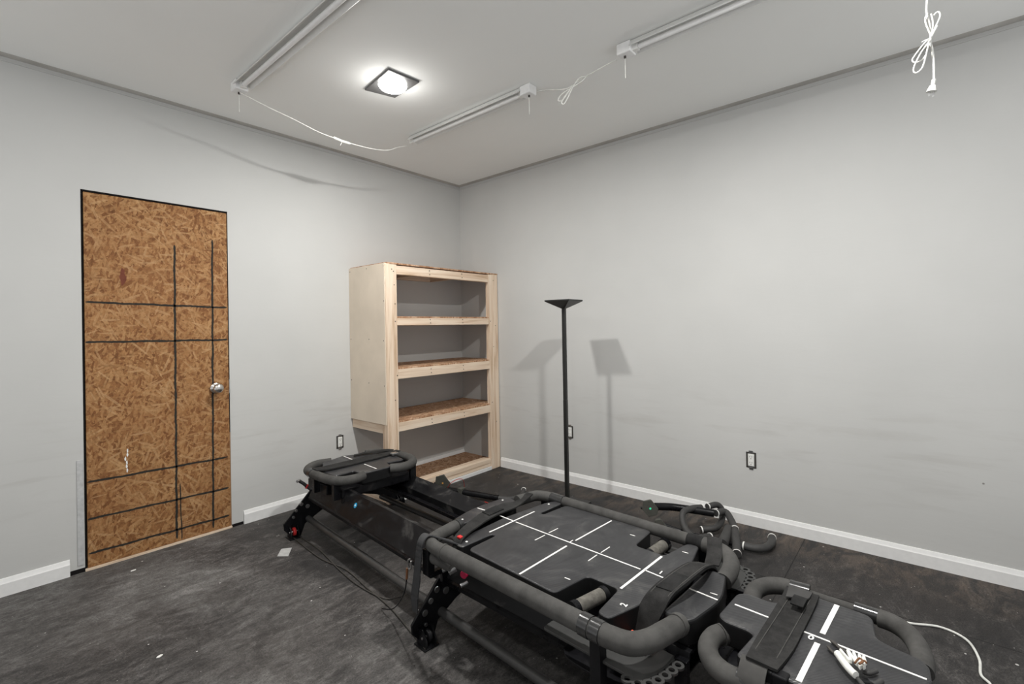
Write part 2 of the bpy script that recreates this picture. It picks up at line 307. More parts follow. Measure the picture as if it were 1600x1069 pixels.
# measured outlines (metres)
DATA= {'padB': [(0.048, 1.586, 0.42), (0.042, 1.628, 0.42), (0.202, 1.635, 0.42), (0.057, 1.66, 0.42), (0.036, 2.098, 0.42), (0.198, 2.113, 0.42), (0.198, 2.23, 0.42), (0.05, 2.253, 0.42), (0.041, 2.29, 0.42), (0.184, 2.325, 0.42), (0.514, 2.321, 0.42), (0.619, 2.291, 0.42), (0.645, 2.241, 0.42), (0.495, 2.223, 0.42), (0.505, 2.095, 0.42), (0.641, 2.083, 0.42), (0.631, 1.653, 0.42), (0.502, 1.614, 0.42), (0.626, 1.611, 0.42), (0.646, 1.57, 0.42), (0.619, 1.553, 0.42), (0.098, 1.556, 0.42)],
'padA': [(0.183, 1.39, 0.42), (0.183, 1.452, 0.42), (0.341, 1.435, 0.42), (0.516, 1.463, 0.42), (0.536, 1.408, 0.42), (0.483, 1.349, 0.42)],
'padC': [(0.184, 2.398, 0.42), (0.182, 2.463, 0.42), (0.21, 2.471, 0.42), (0.332, 2.489, 0.42), (0.5, 2.465, 0.42), (0.515, 2.451, 0.42), (0.512, 2.401, 0.42), (0.488, 2.391, 0.42), (0.367, 2.385, 0.42)],
'loop': [(0.122, 1.454, 0.42), (-0.025, 1.49, 0.42), (-0.05, 1.559, 0.42), (-0.045, 1.61, 0.42), (-0.037, 1.852, 0.42), (-0.026, 2.128, 0.42), (-0.032, 2.292, 0.42), (-0.035, 2.36, 0.42), (-0.02, 2.399, 0.42), (0.021, 2.424, 0.42), (0.106, 2.436, 0.42), (0.189, 2.439, 0.42)],
'loopR': [(0.534, 1.445, 0.42), (0.608, 1.449, 0.42), (0.671, 1.465, 0.42), (0.688, 1.526, 0.42), (0.673, 1.6, 0.42), (0.7, 1.89, 0.42), (0.703, 2.133, 0.42), (0.684, 2.3, 0.42), (0.657, 2.378, 0.42), (0.611, 2.427, 0.42), (0.541, 2.448, 0.42), (0.482, 2.445, 0.42)],
'beltL': [(0.153, 2.302, 0.36), (0.177, 2.329, 0.43), (0.203, 2.346, 0.47), (0.335, 2.356, 0.48), (0.389, 2.363, 0.475), (0.442, 2.366, 0.46), (0.509, 2.378, 0.43)],
'beltR': [(0.147, 2.363, 0.36), (0.185, 2.4, 0.43), (0.231, 2.406, 0.47), (0.286, 2.429, 0.48), (0.341, 2.425, 0.475), (0.413, 2.419, 0.46), (0.502, 2.403, 0.43)],
'velcroC': [(0.225, 2.376, 0.485), (0.214, 2.417, 0.485), (0.318, 2.411, 0.485), (0.324, 2.376, 0.485)],
'strapAl': [(0.041, 1.578, 0.43), (0.073, 1.55, 0.43), (0.205, 1.482, 0.43), (0.314, 1.443, 0.43), (0.449, 1.429, 0.43), (0.514, 1.451, 0.43)],
'strapAr': [(0.046, 1.6, 0.43), (0.072, 1.587, 0.43), (0.188, 1.552, 0.43), (0.291, 1.532, 0.43), (0.366, 1.524, 0.43), (0.487, 1.508, 0.43)],
'velA': [(0.305, 1.453, 0.435), (0.302, 1.504, 0.435), (0.4, 1.502, 0.435), (0.398, 1.452, 0.435)],
'cs0': [(0.356, 1.508, 0.42), (0.355, 1.591, 0.42)],
'cs1': [(0.354, 1.611, 0.42), (0.356, 2.215, 0.42)],
'cs2': [(0.361, 2.228, 0.42), (0.357, 2.304, 0.42)],
'cs3': [(0.206, 1.602, 0.42), (0.496, 1.592, 0.42)],
'cs4': [(0.278, 1.792, 0.42), (0.339, 1.791, 0.42)],
'cs5': [(0.367, 1.789, 0.42), (0.425, 1.789, 0.42)],
'cs6': [(0.047, 1.928, 0.42), (0.324, 1.916, 0.42)],
'cs7': [(0.383, 1.913, 0.42), (0.644, 1.911, 0.42)],
'cs8': [(0.282, 2.047, 0.42), (0.342, 2.044, 0.42)],
'cs9': [(0.366, 2.045, 0.42), (0.428, 2.043, 0.42)],
'cs10': [(0.204, 2.231, 0.42), (0.491, 2.225, 0.42)],
'cs11': [(0.349, 1.363, 0.42), (0.355, 1.428, 0.42)],
'cs12': [(0.353, 2.392, 0.42), (0.349, 2.483, 0.42)],
'nums': [(0.374, 2.463, 0.42), (0.384, 2.278, 0.42), (0.577, 2.276, 0.42), (0.131, 2.288, 0.42), (0.576, 2.056, 0.42), (0.369, 1.905, 0.42), (0.135, 2.069, 0.42), (0.34, 2.732, 0.42)],
'gripL': [(0.058, 2.148, 0.38), (0.21, 2.175, 0.38)],
'gripR': [(0.524, 2.138, 0.38), (0.747, 2.152, 0.38)],
'padD': [(0.436, 2.525, 0.42), (0.452, 2.538, 0.42), (0.457, 2.579, 0.42), (0.457, 2.615, 0.42), (0.544, 2.609, 0.42), (0.558, 2.614, 0.42), (0.564, 2.705, 0.42), (0.574, 2.797, 0.42), (0.561, 2.829, 0.42), (0.553, 2.848, 0.42), (0.462, 2.862, 0.42), (0.449, 2.87, 0.42), (0.443, 2.923, 0.42), (0.435, 2.96, 0.42), (0.425, 2.966, 0.42), (0.355, 2.972, 0.42)],
'padDn': [(0.137, 2.757, 0.42), (0.132, 2.717, 0.42), (0.128, 2.632, 0.42), (0.138, 2.619, 0.42), (0.152, 2.616, 0.42), (0.222, 2.622, 0.42), (0.252, 2.617, 0.42), (0.265, 2.602, 0.42), (0.26, 2.546, 0.42), (0.26, 2.534, 0.42), (0.273, 2.525, 0.42)],
'ds0': [(0.363, 2.533, 0.42), (0.361, 2.633, 0.42)],
'ds1': [(0.356, 2.706, 0.42), (0.352, 2.97, 0.42)],
'ds2': [(0.562, 2.753, 0.42), (0.38, 2.753, 0.42)],
'ds3': [(0.326, 2.753, 0.42), (0.141, 2.754, 0.42)],
'beltD': [(0.529, 2.621, 0.43), (0.143, 2.656, 0.43), (0.121, 2.71, 0.43), (0.551, 2.707, 0.43)],
'velD': [(0.545, 2.64, 0.435), (0.54, 2.698, 0.435), (0.478, 2.701, 0.435), (0.469, 2.661, 0.435), (0.417, 2.699, 0.435)],
'loopDn': [(0.307, 2.524, 0.38), (0.24, 2.511, 0.38), (0.185, 2.518, 0.38), (0.13, 2.553, 0.38), (0.117, 2.588, 0.38), (0.121, 2.613, 0.38), (0.152, 2.683, 0.38)],
'loopDf': [(0.492, 2.543, 0.4), (0.535, 2.535, 0.4), (0.59, 2.548, 0.4), (0.629, 2.586, 0.4), (0.636, 2.616, 0.4), (0.641, 2.661, 0.4), (0.644, 2.734, 0.4), (0.628, 2.793, 0.4), (0.633, 2.841, 0.4), (0.635, 2.879, 0.4), (0.601, 2.908, 0.4), (0.546, 2.928, 0.4), (0.491, 2.946, 0.4)],
'padF': [(0.104, 0.165, 0.425), (0.109, 0.287, 0.425), (0.109, 0.38, 0.425), (0.239, 0.358, 0.425), (0.228, 0.46, 0.425), (0.427, 0.453, 0.425), (0.488, 0.374, 0.425), (0.605, 0.139, 0.425), (0.533, 0.041, 0.425), (0.46, 0.034, 0.425), (0.339, -0.019, 0.425), (0.253, 0.024, 0.425)],
'loopFn': [(0.06, 0.133, 0.415), (0.056, 0.214, 0.415), (0.065, 0.299, 0.415), (0.084, 0.409, 0.415), (0.123, 0.471, 0.415), (0.19, 0.477, 0.415), (0.24, 0.443, 0.415)],
'loopFf': [(0.06, 0.133, 0.415), (0.111, 0.039, 0.415), (0.175, 0.004, 0.415), (0.252, 0.026, 0.415)],
'loopFr': [(0.402, 0.494, 0.415), (0.485, 0.508, 0.415), (0.57, 0.437, 0.415), (0.621, 0.336, 0.415), (0.614, 0.254, 0.415), (0.573, 0.208, 0.415)],
'strapF': [(0.084, 0.193, 0.435), (0.273, 0.181, 0.435), (0.496, 0.184, 0.435), (0.585, 0.213, 0.435), (0.484, 0.334, 0.435), (0.28, 0.336, 0.435), (0.064, 0.285, 0.435)],
'lineF': [(0.344, -0.001, 0.425), (0.344, 0.186, 0.425), (0.346, 0.276, 0.425), (0.343, 0.438, 0.425)]}
EXT= {'barA': [(-0.455, -2.132, 0.13), (-0.343, -2.153, 0.13), (-0.306, -2.323, 0.13), (-0.26, -2.473, 0.12)],
'barA_h1': [(-0.25, -2.47, 0.12), (-0.168, -2.501, 0.11), (-0.217, -2.548, 0.09), (-0.287, -2.589, 0.07), (-0.4, -2.63, 0.05), (-0.543, -2.672, 0.03)],
'barA_h2': [(-0.233, -2.384, 0.13), (-0.32, -2.348, 0.14), (-0.395, -2.325, 0.13), (-0.439, -2.345, 0.08), (-0.486, -2.4, 0.05), (-0.474, -2.446, 0.04), (-0.385, -2.482, 0.03)],
'barA_h3': [(-0.203, -2.405, 0.13), (-0.134, -2.441, 0.13), (-0.121, -2.467, 0.1), (-0.173, -2.482, 0.06), (-0.273, -2.475, 0.04), (-0.331, -2.408, 0.03)],
'barB': [(-0.473, -2.184, 0.05), (-0.454, -2.26, 0.04), (-0.413, -2.418, 0.03), (-0.392, -2.658, 0.03)],
'barB_h1': [(-0.392, -2.658, 0.03), (-0.409, -2.711, 0.03), (-0.369, -2.75, 0.03), (-0.264, -2.769, 0.03), (-0.177, -2.76, 0.03)],
'barB_h2': [(-0.243, -2.576, 0.06), (-0.375, -2.568, 0.05), (-0.53, -2.556, 0.04)],
'barC': [(-0.809, -0.588, 0.09), (-0.817, -0.721, 0.06), (-0.748, -0.923, 0.05), (-0.685, -1.089, 0.04)],
'barC_h1': [(-0.695, -1.098, 0.04), (-0.627, -1.161, 0.03), (-0.552, -1.172, 0.03), (-0.43, -1.127, 0.03)],
'cable': [(-0.816, -0.697, 0.05), (-0.815, -0.734, 0.12), (-0.78, -0.76, 0.14), (-0.722, -0.754, 0.1), (-0.649, -0.697, 0.04)],
'clumpx': [(-1.778, -3.249, 0.44), (-1.846, -3.296, 0.44), (-1.823, -3.306, 0.44), (-1.857, -3.315, 0.44), (-1.89, -3.336, 0.44)],
'pcords': [[(-1.904, -0.488, 0.006), (-1.932, -0.872, 0.006), (-1.91, -1.103, 0.006), (-1.941, -1.361, 0.006), (-1.967, -1.583, 0.006), (-2.012, -1.783, 0.006), (-2.047, -1.93, 0.006)],
[(-1.869, -0.445, 0.006), (-1.886, -0.783, 0.006), (-1.932, -1.076, 0.006), (-1.954, -1.298, 0.006), (-1.94, -1.494, 0.006), (-1.877, -1.547, 0.006)]],
'h0': [(-1.09, -3.475, 2.426), (-1.09, -3.472, 2.358), (-1.09, -3.47, 2.331), (-1.09, -3.471, 2.306), (-1.09, -3.477, 2.269), (-1.09, -3.479, 2.23), (-1.09, -3.478, 2.209), (-1.09, -3.482, 2.187), (-1.09, -3.485, 2.138), (-1.09, -3.485, 2.082)],
'h1': [(-1.1, -3.478, 2.222), (-1.1, -3.461, 2.208), (-1.1, -3.434, 2.173), (-1.1, -3.431, 2.16), (-1.1, -3.442, 2.152), (-1.1, -3.46, 2.16), (-1.1, -3.469, 2.181), (-1.1, -3.476, 2.213)],
'h2': [(-1.11, -3.475, 2.208), (-1.11, -3.453, 2.176), (-1.11, -3.436, 2.14), (-1.11, -3.433, 2.121), (-1.11, -3.441, 2.113), (-1.11, -3.456, 2.126), (-1.11, -3.466, 2.164), (-1.11, -3.474, 2.205)],
'h3': [(-1.1, -3.479, 2.229), (-1.1, -3.468, 2.271), (-1.1, -3.466, 2.293), (-1.1, -3.473, 2.307)],
'h4': [(-1.11, -3.478, 2.217), (-1.11, -3.493, 2.252), (-1.11, -3.503, 2.278), (-1.11, -3.501, 2.293), (-1.11, -3.494, 2.295), (-1.11, -3.488, 2.288)],
'h5': [(-1.1, -3.478, 2.215), (-1.1, -3.484, 2.25), (-1.1, -3.485, 2.277), (-1.1, -3.481, 2.302)],
'h6': [(-1.11, -3.48, 2.22), (-1.11, -3.495, 2.25)],
'h7': [(-1.12, -3.455, 2.207), (-1.12, -3.464, 2.21), (-1.12, -3.478, 2.211)],
'plug': [(-1.09, -3.485, 2.082), (-1.09, -3.482, 2.064), (-1.09, -3.478, 2.043), (-1.09, -3.47, 2.044), (-1.09, -3.469, 2.029), (-1.09, -3.481, 2.04), (-1.09, -3.479, 2.024)],
'w_sleeve': [(0.287, 2.805, 0.437), (0.259, 2.824, 0.437), (0.238, 2.841, 0.437), (0.229, 2.852, 0.437)],
'w_wrap': [(0.288, 2.811, 0.445), (0.257, 2.838, 0.445), (0.3, 2.824, 0.445), (0.257, 2.85, 0.445), (0.3, 2.836, 0.445), (0.248, 2.858, 0.445), (0.299, 2.848, 0.445), (0.254, 2.864, 0.445), (0.297, 2.857, 0.445), (0.275, 2.864, 0.445)],
'w_knot': [(0.237, 2.849, 0.46), (0.264, 2.854, 0.46), (0.255, 2.862, 0.46), (0.24, 2.857, 0.46), (0.261, 2.863, 0.46), (0.256, 2.869, 0.46)],
'w_b1': [(0.32, 2.778, 0.432), (0.306, 2.789, 0.432), (0.296, 2.804, 0.432)],
'w_b2': [(0.352, 2.779, 0.432), (0.338, 2.797, 0.432), (0.323, 2.82, 0.432)],
'w_b3': [(0.351, 2.785, 0.432), (0.331, 2.804, 0.432), (0.322, 2.832, 0.432)],
'w_b4': [(0.237, 2.85, 0.432), (0.227, 2.859, 0.432), (0.213, 2.87, 0.432)],
'w_b5': [(0.269, 2.859, 0.432), (0.271, 2.87, 0.432), (0.294, 2.883, 0.432)],
'w_b6': [(0.231, 2.884, 0.432), (0.247, 2.891, 0.432), (0.262, 2.896, 0.432)],
'c2': [(-1.05, -1.78, 2.63), (-1.05, -1.871, 2.607), (-1.05, -1.968, 2.578), (-1.05, -2.02, 2.58), (-1.05, -2.082, 2.597), (-1.05, -2.161, 2.607), (-1.05, -2.255, 2.618), (-1.05, -2.286, 2.618)],
'c2a': [(-1.06, -2.006, 2.563), (-1.06, -1.953, 2.55), (-1.06, -1.929, 2.527), (-1.06, -1.952, 2.515), (-1.06, -1.984, 2.54), (-1.06, -2.021, 2.571)],
'c2b': [(-1.07, -2.023, 2.558), (-1.07, -1.98, 2.52), (-1.07, -1.959, 2.501), (-1.07, -1.974, 2.487), (-1.07, -2.001, 2.513), (-1.07, -2.033, 2.559), (-1.07, -2.074, 2.592), (-1.07, -2.114, 2.587), (-1.07, -2.094, 2.572), (-1.07, -2.033, 2.559)]}

CAM=[745.962826, 0.70673, -0.005095, -0.017823, -3.244884, -3.437289, 1.27, 801.776383, 507.985403]
LP=[28,49,12,13]; WS=.72

# ------------------------------------------------------------------ room shell
H = 2.66
def structure(o): o['kind'] = 'structure'; return o
structure(boxo('floor', (-5.0,-5.0,-.06), (.12,.12,0), 'floor', bevel=None))
structure(boxo('ceiling', (-5.0,-5.0,H), (.12,.12,H+.08), 'ceil', bevel=None))
# far-left wall with its doorway, one mesh
DX0, DX1, DZ = -2.797, -2.079, 2.060
bm = bmesh.new()
for lo, hi in (((-5.0,0,.0),(DX0,.12,H)), ((DX1,0,.0),(.12,.12,H)), ((DX0,0,DZ),(DX1,.12,H))): box(bm, lo, hi)
structure(finish('wall_left', bm, 'wall'))
structure(boxo('wall_right', (0,-5.0,0), (.12,0,H), 'wall', bevel=None))
def baseboard(name, a, b, along):
    """profile: flat face then a sloping cap; runs from a to b on axis 'along', sits against the wall"""
    prof = [(0,0),(-.014,0),(-.014,.062),(-.011,.068),(-.005,.085),(0,.086)]
    bm = bmesh.new()
    R = []
    for q in (a, b):
        R.append([bm.verts.new((q, u, z) if along == 'x' else (u, q, z)) for u, z in prof])
    L = len(prof)
    for i in range(L): bm.faces.new((R[0][i], R[0][(i+1)%L], R[1][(i+1)%L], R[1][i]))
    bm.faces.new(R[0]); bm.faces.new(R[1][::-1])
    return structure(finish(name, bm, 'white'))
baseboard('baseboard_left', -5.0, -2.858, 'x')
baseboard('baseboard_left', -2.008, -.001, 'x')
baseboard('baseboard_right', -5.0, -.50, 'y')
# unpainted gap under the drywall where the baseboard stops
structure(boxo('trim_1', (-2.858,-.003,0), (DX0,-.0005,.022), 'dark', bevel=None))
structure(boxo('trim_2', (DX1,-.003,0), (-2.010,-.0005,.018), 'dark', bevel=None))
# thin tape line just under the ceiling
structure(boxo('trim_3', (-5.0,-.006,2.636), (-.006,-.0002,2.642), 'wall', bevel=None))
structure(boxo('trim_4', (-.006,-5.0,2.636), (-.0002,-.0002,2.642), 'wall', bevel=None))
structure(boxo('trim_5', (-2.826,-.004,.04), (-2.800,-.0003,.60), 'bead', bevel=None))

# thin darker strips on the ceiling along both walls
structure(boxo('trim_6', (-5.0,-.052,H-.0015), (-.002,-.001,H-.0002), 'ceiledge', bevel=None))
structure(boxo('trim_7', (-.052,-5.0,H-.0015), (-.001,-.053,H-.0002), 'ceiledge', bevel=None))
# ------------------------------------------------------------------ door
door = thing('door_1', 'rough OSB slab door with black marker lines and a round knob', 'door', (-2.44, 0, 0)); door['kind'] = 'structure'
def child_at(o, parent):   # geometry was written in world coordinates
    o.matrix_parent_inverse = (Matrix.Translation(parent.location) @ Matrix.Rotation(parent.rotation_euler.z, 4, 'Z')).inverted()
    return o
def wbox(name, lo, hi, mat, parent, bevel=.0015): return child_at(boxo(name, lo, hi, mat, parent, bevel), parent)
slab = wbox('door_slab', (-2.786,-.004,.014), (-2.086,.032,2.047), 'osb', door)
bm = bmesh.new()
for lo, hi in (((DX0,.004,0),(DX0+.008,.12,DZ)), ((DX1-.006,.004,0),(DX1,.12,DZ)), ((DX0,.004,DZ-.008),(DX1,.12,DZ)), ((DX0,.06,0),(DX1,.12,DZ))): box(bm, lo, hi)
child_at(finish('jamb', bm, 'dark', door), door)
wbox('threshold', (DX0,-.012,0), (DX1,.06,.012), 'pinex', door)
wbox('edge_strip', (-2.0855,-.0015,.014), (-2.0795,.03,.62), 'jamb', door)
def face_out(o):
    if o.data.polygons[0].normal.y > 0: o.data.flip_normals()
    return o
def marker(p, q, w=.0115):
    """felt-marker stroke with ragged edges on the slab face"""
    bm = bmesh.new(); a, b = Vector((p[0],0,p[1])), Vector((q[0],0,q[1])); d = (b-a); L = d.length; d.normalize(); nn = Vector((-d.z,0,d.x))
    k = int(L/.012); top = []; bot = []
    for i in range(k+1):
        c = a+d*L*i/k + nn*math.sin(i*.35)*.0012; e = .35 if i in (0, k) else 1
        top.append(bm.verts.new(c+nn*w*.5*e*random.uniform(.75,1.25)+Vector((0,-.0046,0)))); bot.append(bm.verts.new(c-nn*w*.5*e*random.uniform(.75,1.25)+Vector((0,-.0046,0))))
    for i in range(k): bm.faces.new((top[i],top[i+1],bot[i+1],bot[i]))
    return child_at(face_out(finish('marker_line', bm, 'spray', door)), door)
for p, q in (((-2.783,1.449),(-2.090,1.432)), ((-2.785,1.231),(-2.090,1.223)), ((-2.785,.475),(-2.100,.463)), ((-2.785,.275),(-2.095,.263)), ((-2.784,.089),(-2.094,.084)),
             ((-2.374,1.807),(-2.382,.031)), ((-2.170,1.864),(-2.187,.032))): marker(p, q)
marker((-2.362,.361),(-2.356,.018), .006)
# dark knot flake and white scuff on the slab
def blot(cx, cz, rx, rz, mat, n=14):
    bm = bmesh.new(); vs = [bm.verts.new((cx+rx*math.cos(2*PI*i/n)*random.uniform(.55,1.1), -.0047, cz+rz*math.sin(2*PI*i/n)*random.uniform(.7,1.1))) for i in range(n)]
    bm.faces.new(vs); return child_at(face_out(finish('scuff_mark', bm, mat, door)), door)
blot(-2.622, 1.595, .017, .052, speck('dark_flake', (.16,.055,.035), .8, .1))
for i in range(6): blot(-2.617+random.uniform(-.008,.008), .61-i*.022, .005, .013, 'tape', 8)
bm = bmesh.new(); prof = [(0,.033),(.004,.034),(.008,.030),(.012,.015),(.030,.012),(.036,.020),(.044,.0275),(.054,.029),(.062,.0255),(.067,.016),(.069,0.0)]
rings = []
for y, r in prof:
    rings.append([bm.verts.new((-2.162+r*math.cos(2*PI*k/28), -.004-y, .918+r*math.sin(2*PI*k/28))) for k in range(28)] if r > 0 else [bm.verts.new((-2.162,-.004-y,.918))])
bm.faces.new(rings[0])
for a, b in zip(rings, rings[1:]):
    for k in range(28):
        bm.faces.new((a[k],a[(k+1)%28],b[(k+1)%28],b[k]) if len(b) > 1 else (a[k],a[(k+1)%28],b[0]))
kn = child_at(finish('door_knob', bm, 'steel', door, smooth=True), door); kn['label'] = 'satin metal round door knob'
wbox('latch_plate', (-2.0845,-.006,.875), (-2.0795,-.0005,.965), 'zinc', door)

# ------------------------------------------------------------------ outlets without cover plates
def outlet(label, pos, face, group=None, w=.058, h=.118, proud=0.004):
    o = thing('wall_outlet', label, 'outlet', pos, 0 if face == '-y' else PI/2*-1)
    # local frame: x to the right along the wall, -y out of the wall
    def lb(nm, x0, x1, z0, z1, d, mat, parent, b=.001):
        ob = boxo(nm, (x0,-d,z0), (x1,-.0005,z1), mat, parent, bevel=b); return ob
    bm = bmesh.new()
    for x0,x1,z0,z1 in ((-w/2,-w/2+.010,-h/2+.012,h/2-.012),(w/2-.010,w/2,-h/2+.012,h/2-.012),(-w/2,w/2,h/2-.018,h/2-.010),(-w/2,w/2,-h/2+.010,-h/2+.017)): box(bm, (x0,-.003,z0), (x1,-.0006,z1))
    finish('outlet_box', bm, 'box', o)
    boxo('mounting_ear', (-.012,-.005,h/2-.014), (.012,-.0006,h/2), 'zinc', o, .001); boxo('mounting_ear', (-.012,-.005,-h/2), (.012,-.0006,-h/2+.014), 'zinc', o, .001)
    r = lb('receptacle', -.0175, .0175, -.036, .036, .009, 'plastic', o, .002)
    for dz in (.018, -.018):
        for dx in (-.006, .006): boxo('slot', (dx-.001,-.0094,dz), (dx+.001,-.0088,dz+.008), 'box', r, bevel=None)
        cylo('ground_hole', (0,-.009,dz-.008), (0,1,0), .0025, .001, 'box', r, 10, None)
    return o
outlet('uncovered white electrical outlet in the left wall beside the wooden bookshelf', (-1.311,0,.408), '-y')
outlet('uncovered white electrical outlet on the right wall, above the pile of padded bars', (0,-2.613,.411), '-x')
outlet('uncovered electrical outlet half hidden behind the black floor lamp pole', (0,-1.256,.413), '-x')

# ------------------------------------------------------------------ wooden bookshelf built into the corner
shelf = thing('bookshelf', 'unfinished pine and plywood bookshelf built into the room corner', 'bookshelf', (-.6,-.25,0))
def sb(name, lo, hi, mat, bevel=.002): return wbox(name, lo, hi, mat, shelf, bevel)
XL, XR, F0 = -1.209, -.006, -.489
sb('side_panel', (-1.213,-.478,.574), (-1.201,-.001,1.757), 'ply')['label'] = 'pale plywood side panel'
pl = sb('post', (XL,F0,.0), (-1.171,F0+.038,1.754), 'pinez'); sb('post', (-1.1705,F0+.001,.0), (-1.112,F0+.038,1.751), 'pinez')
sb('post', (-.124,F0,.0), (-.0835,F0+.038,1.750), 'pinez'); pr = sb('post', (-.083,F0-.0005,.0), (XR,F0+.038,1.753), 'pinez')
sb('corner_stud', (-1.2,F0+.039,.0), (-1.162,F0+.075,1.75), 'pinez'); 
sb('header', (-1.111,F0+.002,1.680), (-.125,F0+.038,1.745), 'pinex')
rails = []
for z0, z1 in ((1.301,1.356), (.903,.974), (.512,.578)):
    rails.append(sb('shelf_rail', (-1.111,F0+.002,z0), (-.125,F0+.038,z1), 'pinex'))
    sb('shelf_board', (-1.2,F0+.006,z1+.0005), (-.001,-.001,z1+.012), 'osbs')['label'] = 'brown oriented strand board shelf'
    for x in (-.85, -.4): sb('joist', (x,F0+.039,z0+.005), (x+.036,-.002,z1), 'piney')
    sb('back_cleat', (-1.19,-.038,z0), (-.002,-.002,z1), 'pinex')
sb('top_board', (-1.2,F0+.001,1.753), (-.002,-.002,1.765), 'osbs')
for x in (-1.198, -.85, -.42): sb('joist', (x,F0+.039,1.70), (x+.036,-.002,1.752), 'piney')
sb('back_cleat', (-1.16,-.038,1.70), (-.4,-.002,1.752), 'pinex')
sb('side_rail', (-1.2,F0+.076,.505), (-1.163,-.001,.573), 'piney')
sb('side_rail', (-1.2,F0+.076,.0), (-1.163,-.016,.055), 'piney')
sb('bottom_board', (-1.16,-.44,.047), (-.001,-.016,.059), 'osbs')
sb('bottom_plank', (-1.111,F0+.004,.060), (-.125,-.395,.096), 'pinex')
sb('bottom_rail', (-1.111,F0+.006,.030), (-.125,F0+.040,.059), 'pinex')
sb('kick_strip', (-1.111,F0-.006,.0), (-.125,F0+.004,.030), 'white')['label'] = 'white strip along the floor'
def screw(x, z, face='f'):
    c, ax = ((x, F0-.0003 if z > 0 else 0, z), (0,1,0)) if face == 'f' else ((-1.2133, x, z), (1,0,0))
    child_at(cylo('screw', c, ax, .004, .0016, 'box', shelf, 10, None), shelf)
for x, z in ((-1.155,1.715),(-1.14,1.700),(-1.135,1.60),(-1.13,1.33),(-1.13,1.46),(-1.12,.93),(-.105,1.33),(-.06,1.70),(-.04,1.29),(-.07,1.1),(-.1,.60),(-.05,.42),(-1.14,.75)): screw(x, z)
for z, zz in ((1.730,1.700),(1.344,1.318),(.955,.925),(.558,.530)):
    for x in (-.80,-.45): screw(x, z); screw(x+.003, zz)
for y, z in ((-.47,1.735),(-.25,1.735),(-.02,1.730),(-.47,1.48),(-.02,1.20),(-.27,1.20),(-.46,1.19),(-.02,.88),(-.26,.87),(-.46,.86)): screw(y, z, 's')

# ------------------------------------------------------------------ torchiere floor lamp
lamp = thing('floor_lamp', 'black torchiere floor lamp with flat square shade on a thin square pole', 'lamp', (-.43,-1.51,0), math.radians(4))
boxo('base', (-.125,-.125,0), (.125,.125,.018), 'lampblack', lamp, .003)
bm = bmesh.new(); 
for z0, z1, w in ((.018,.75,.0125),(.75,1.405,.0120)): box(bm, (-w,-w,z0), (w,w,z1))
finish('pole', bm, 'lampblack', lamp, bevel=.0015)
bm = bmesh.new(); a, h0, h1, h2 = .099, 1.398, 1.449, 1.458
v0 = [bm.verts.new((x*.014,y*.014,h0)) for x,y in ((-1,-1),(1,-1),(1,1),(-1,1))]
v1 = [bm.verts.new((x*a,y*a,h1)) for x,y in ((-1,-1),(1,-1),(1,1),(-1,1))]
v2 = [bm.verts.new((x*a,y*a,h2)) for x,y in ((-1,-1),(1,-1),(1,1),(-1,1))]
v3 = [bm.verts.new((x*(a-.006),y*(a-.006),h2)) for x,y in ((-1,-1),(1,-1),(1,1),(-1,1))]
v4 = [bm.verts.new((x*.02,y*.02,h0+.01)) for x,y in ((-1,-1),(1,-1),(1,1),(-1,1))]
bm.faces.new(v0)
for A, B in ((v0,v1),(v1,v2),(v2,v3),(v3,v4)):
    for i in range(4): bm.faces.new((A[i],A[(i+1)%4],B[(i+1)%4],B[i]))
bm.faces.new(v4); finish('lamp_shade', bm, 'lampblack', lamp, bevel=.0008)
boxo('bulb_socket', (-.03,-.012,h0+.01), (.03,.012,h0+.035), 'plastic', lamp)

# ------------------------------------------------------------------ ceiling: recessed light, strip fixtures, cords
fx = thing('recessed_light', 'glowing round ceiling light set in a dark square plate', 'ceiling light', (-1.635,-1.185,H))
bm = bmesh.new(); q = [(-1.702,-1.030),(-1.738,-1.312),(-1.545,-1.328),(-1.530,-1.080)]
prism(bm, [(x+1.635,y+1.185) for x,y in q], -.012, -.0005); finish('mounting_plate', bm, 'plate', fx, bevel=.002)
bm = bmesh.new(); rg = []
for rr, z in ((.074,-.012),(.078,-.022),(.070,-.034),(.048,-.041),(.022,-.044)): rg.append([bm.verts.new((rr*math.cos(2*PI*k/36), -.02+rr*math.sin(2*PI*k/36), z)) for k in range(36)])
for A, B in zip(rg, rg[1:]):
    for k in range(36): bm.faces.new((A[k],A[(k+1)%36],B[(k+1)%36],B[k]))
bm.faces.new(rg[-1]); finish('light_dome', bm, 'led', fx, smooth=True)

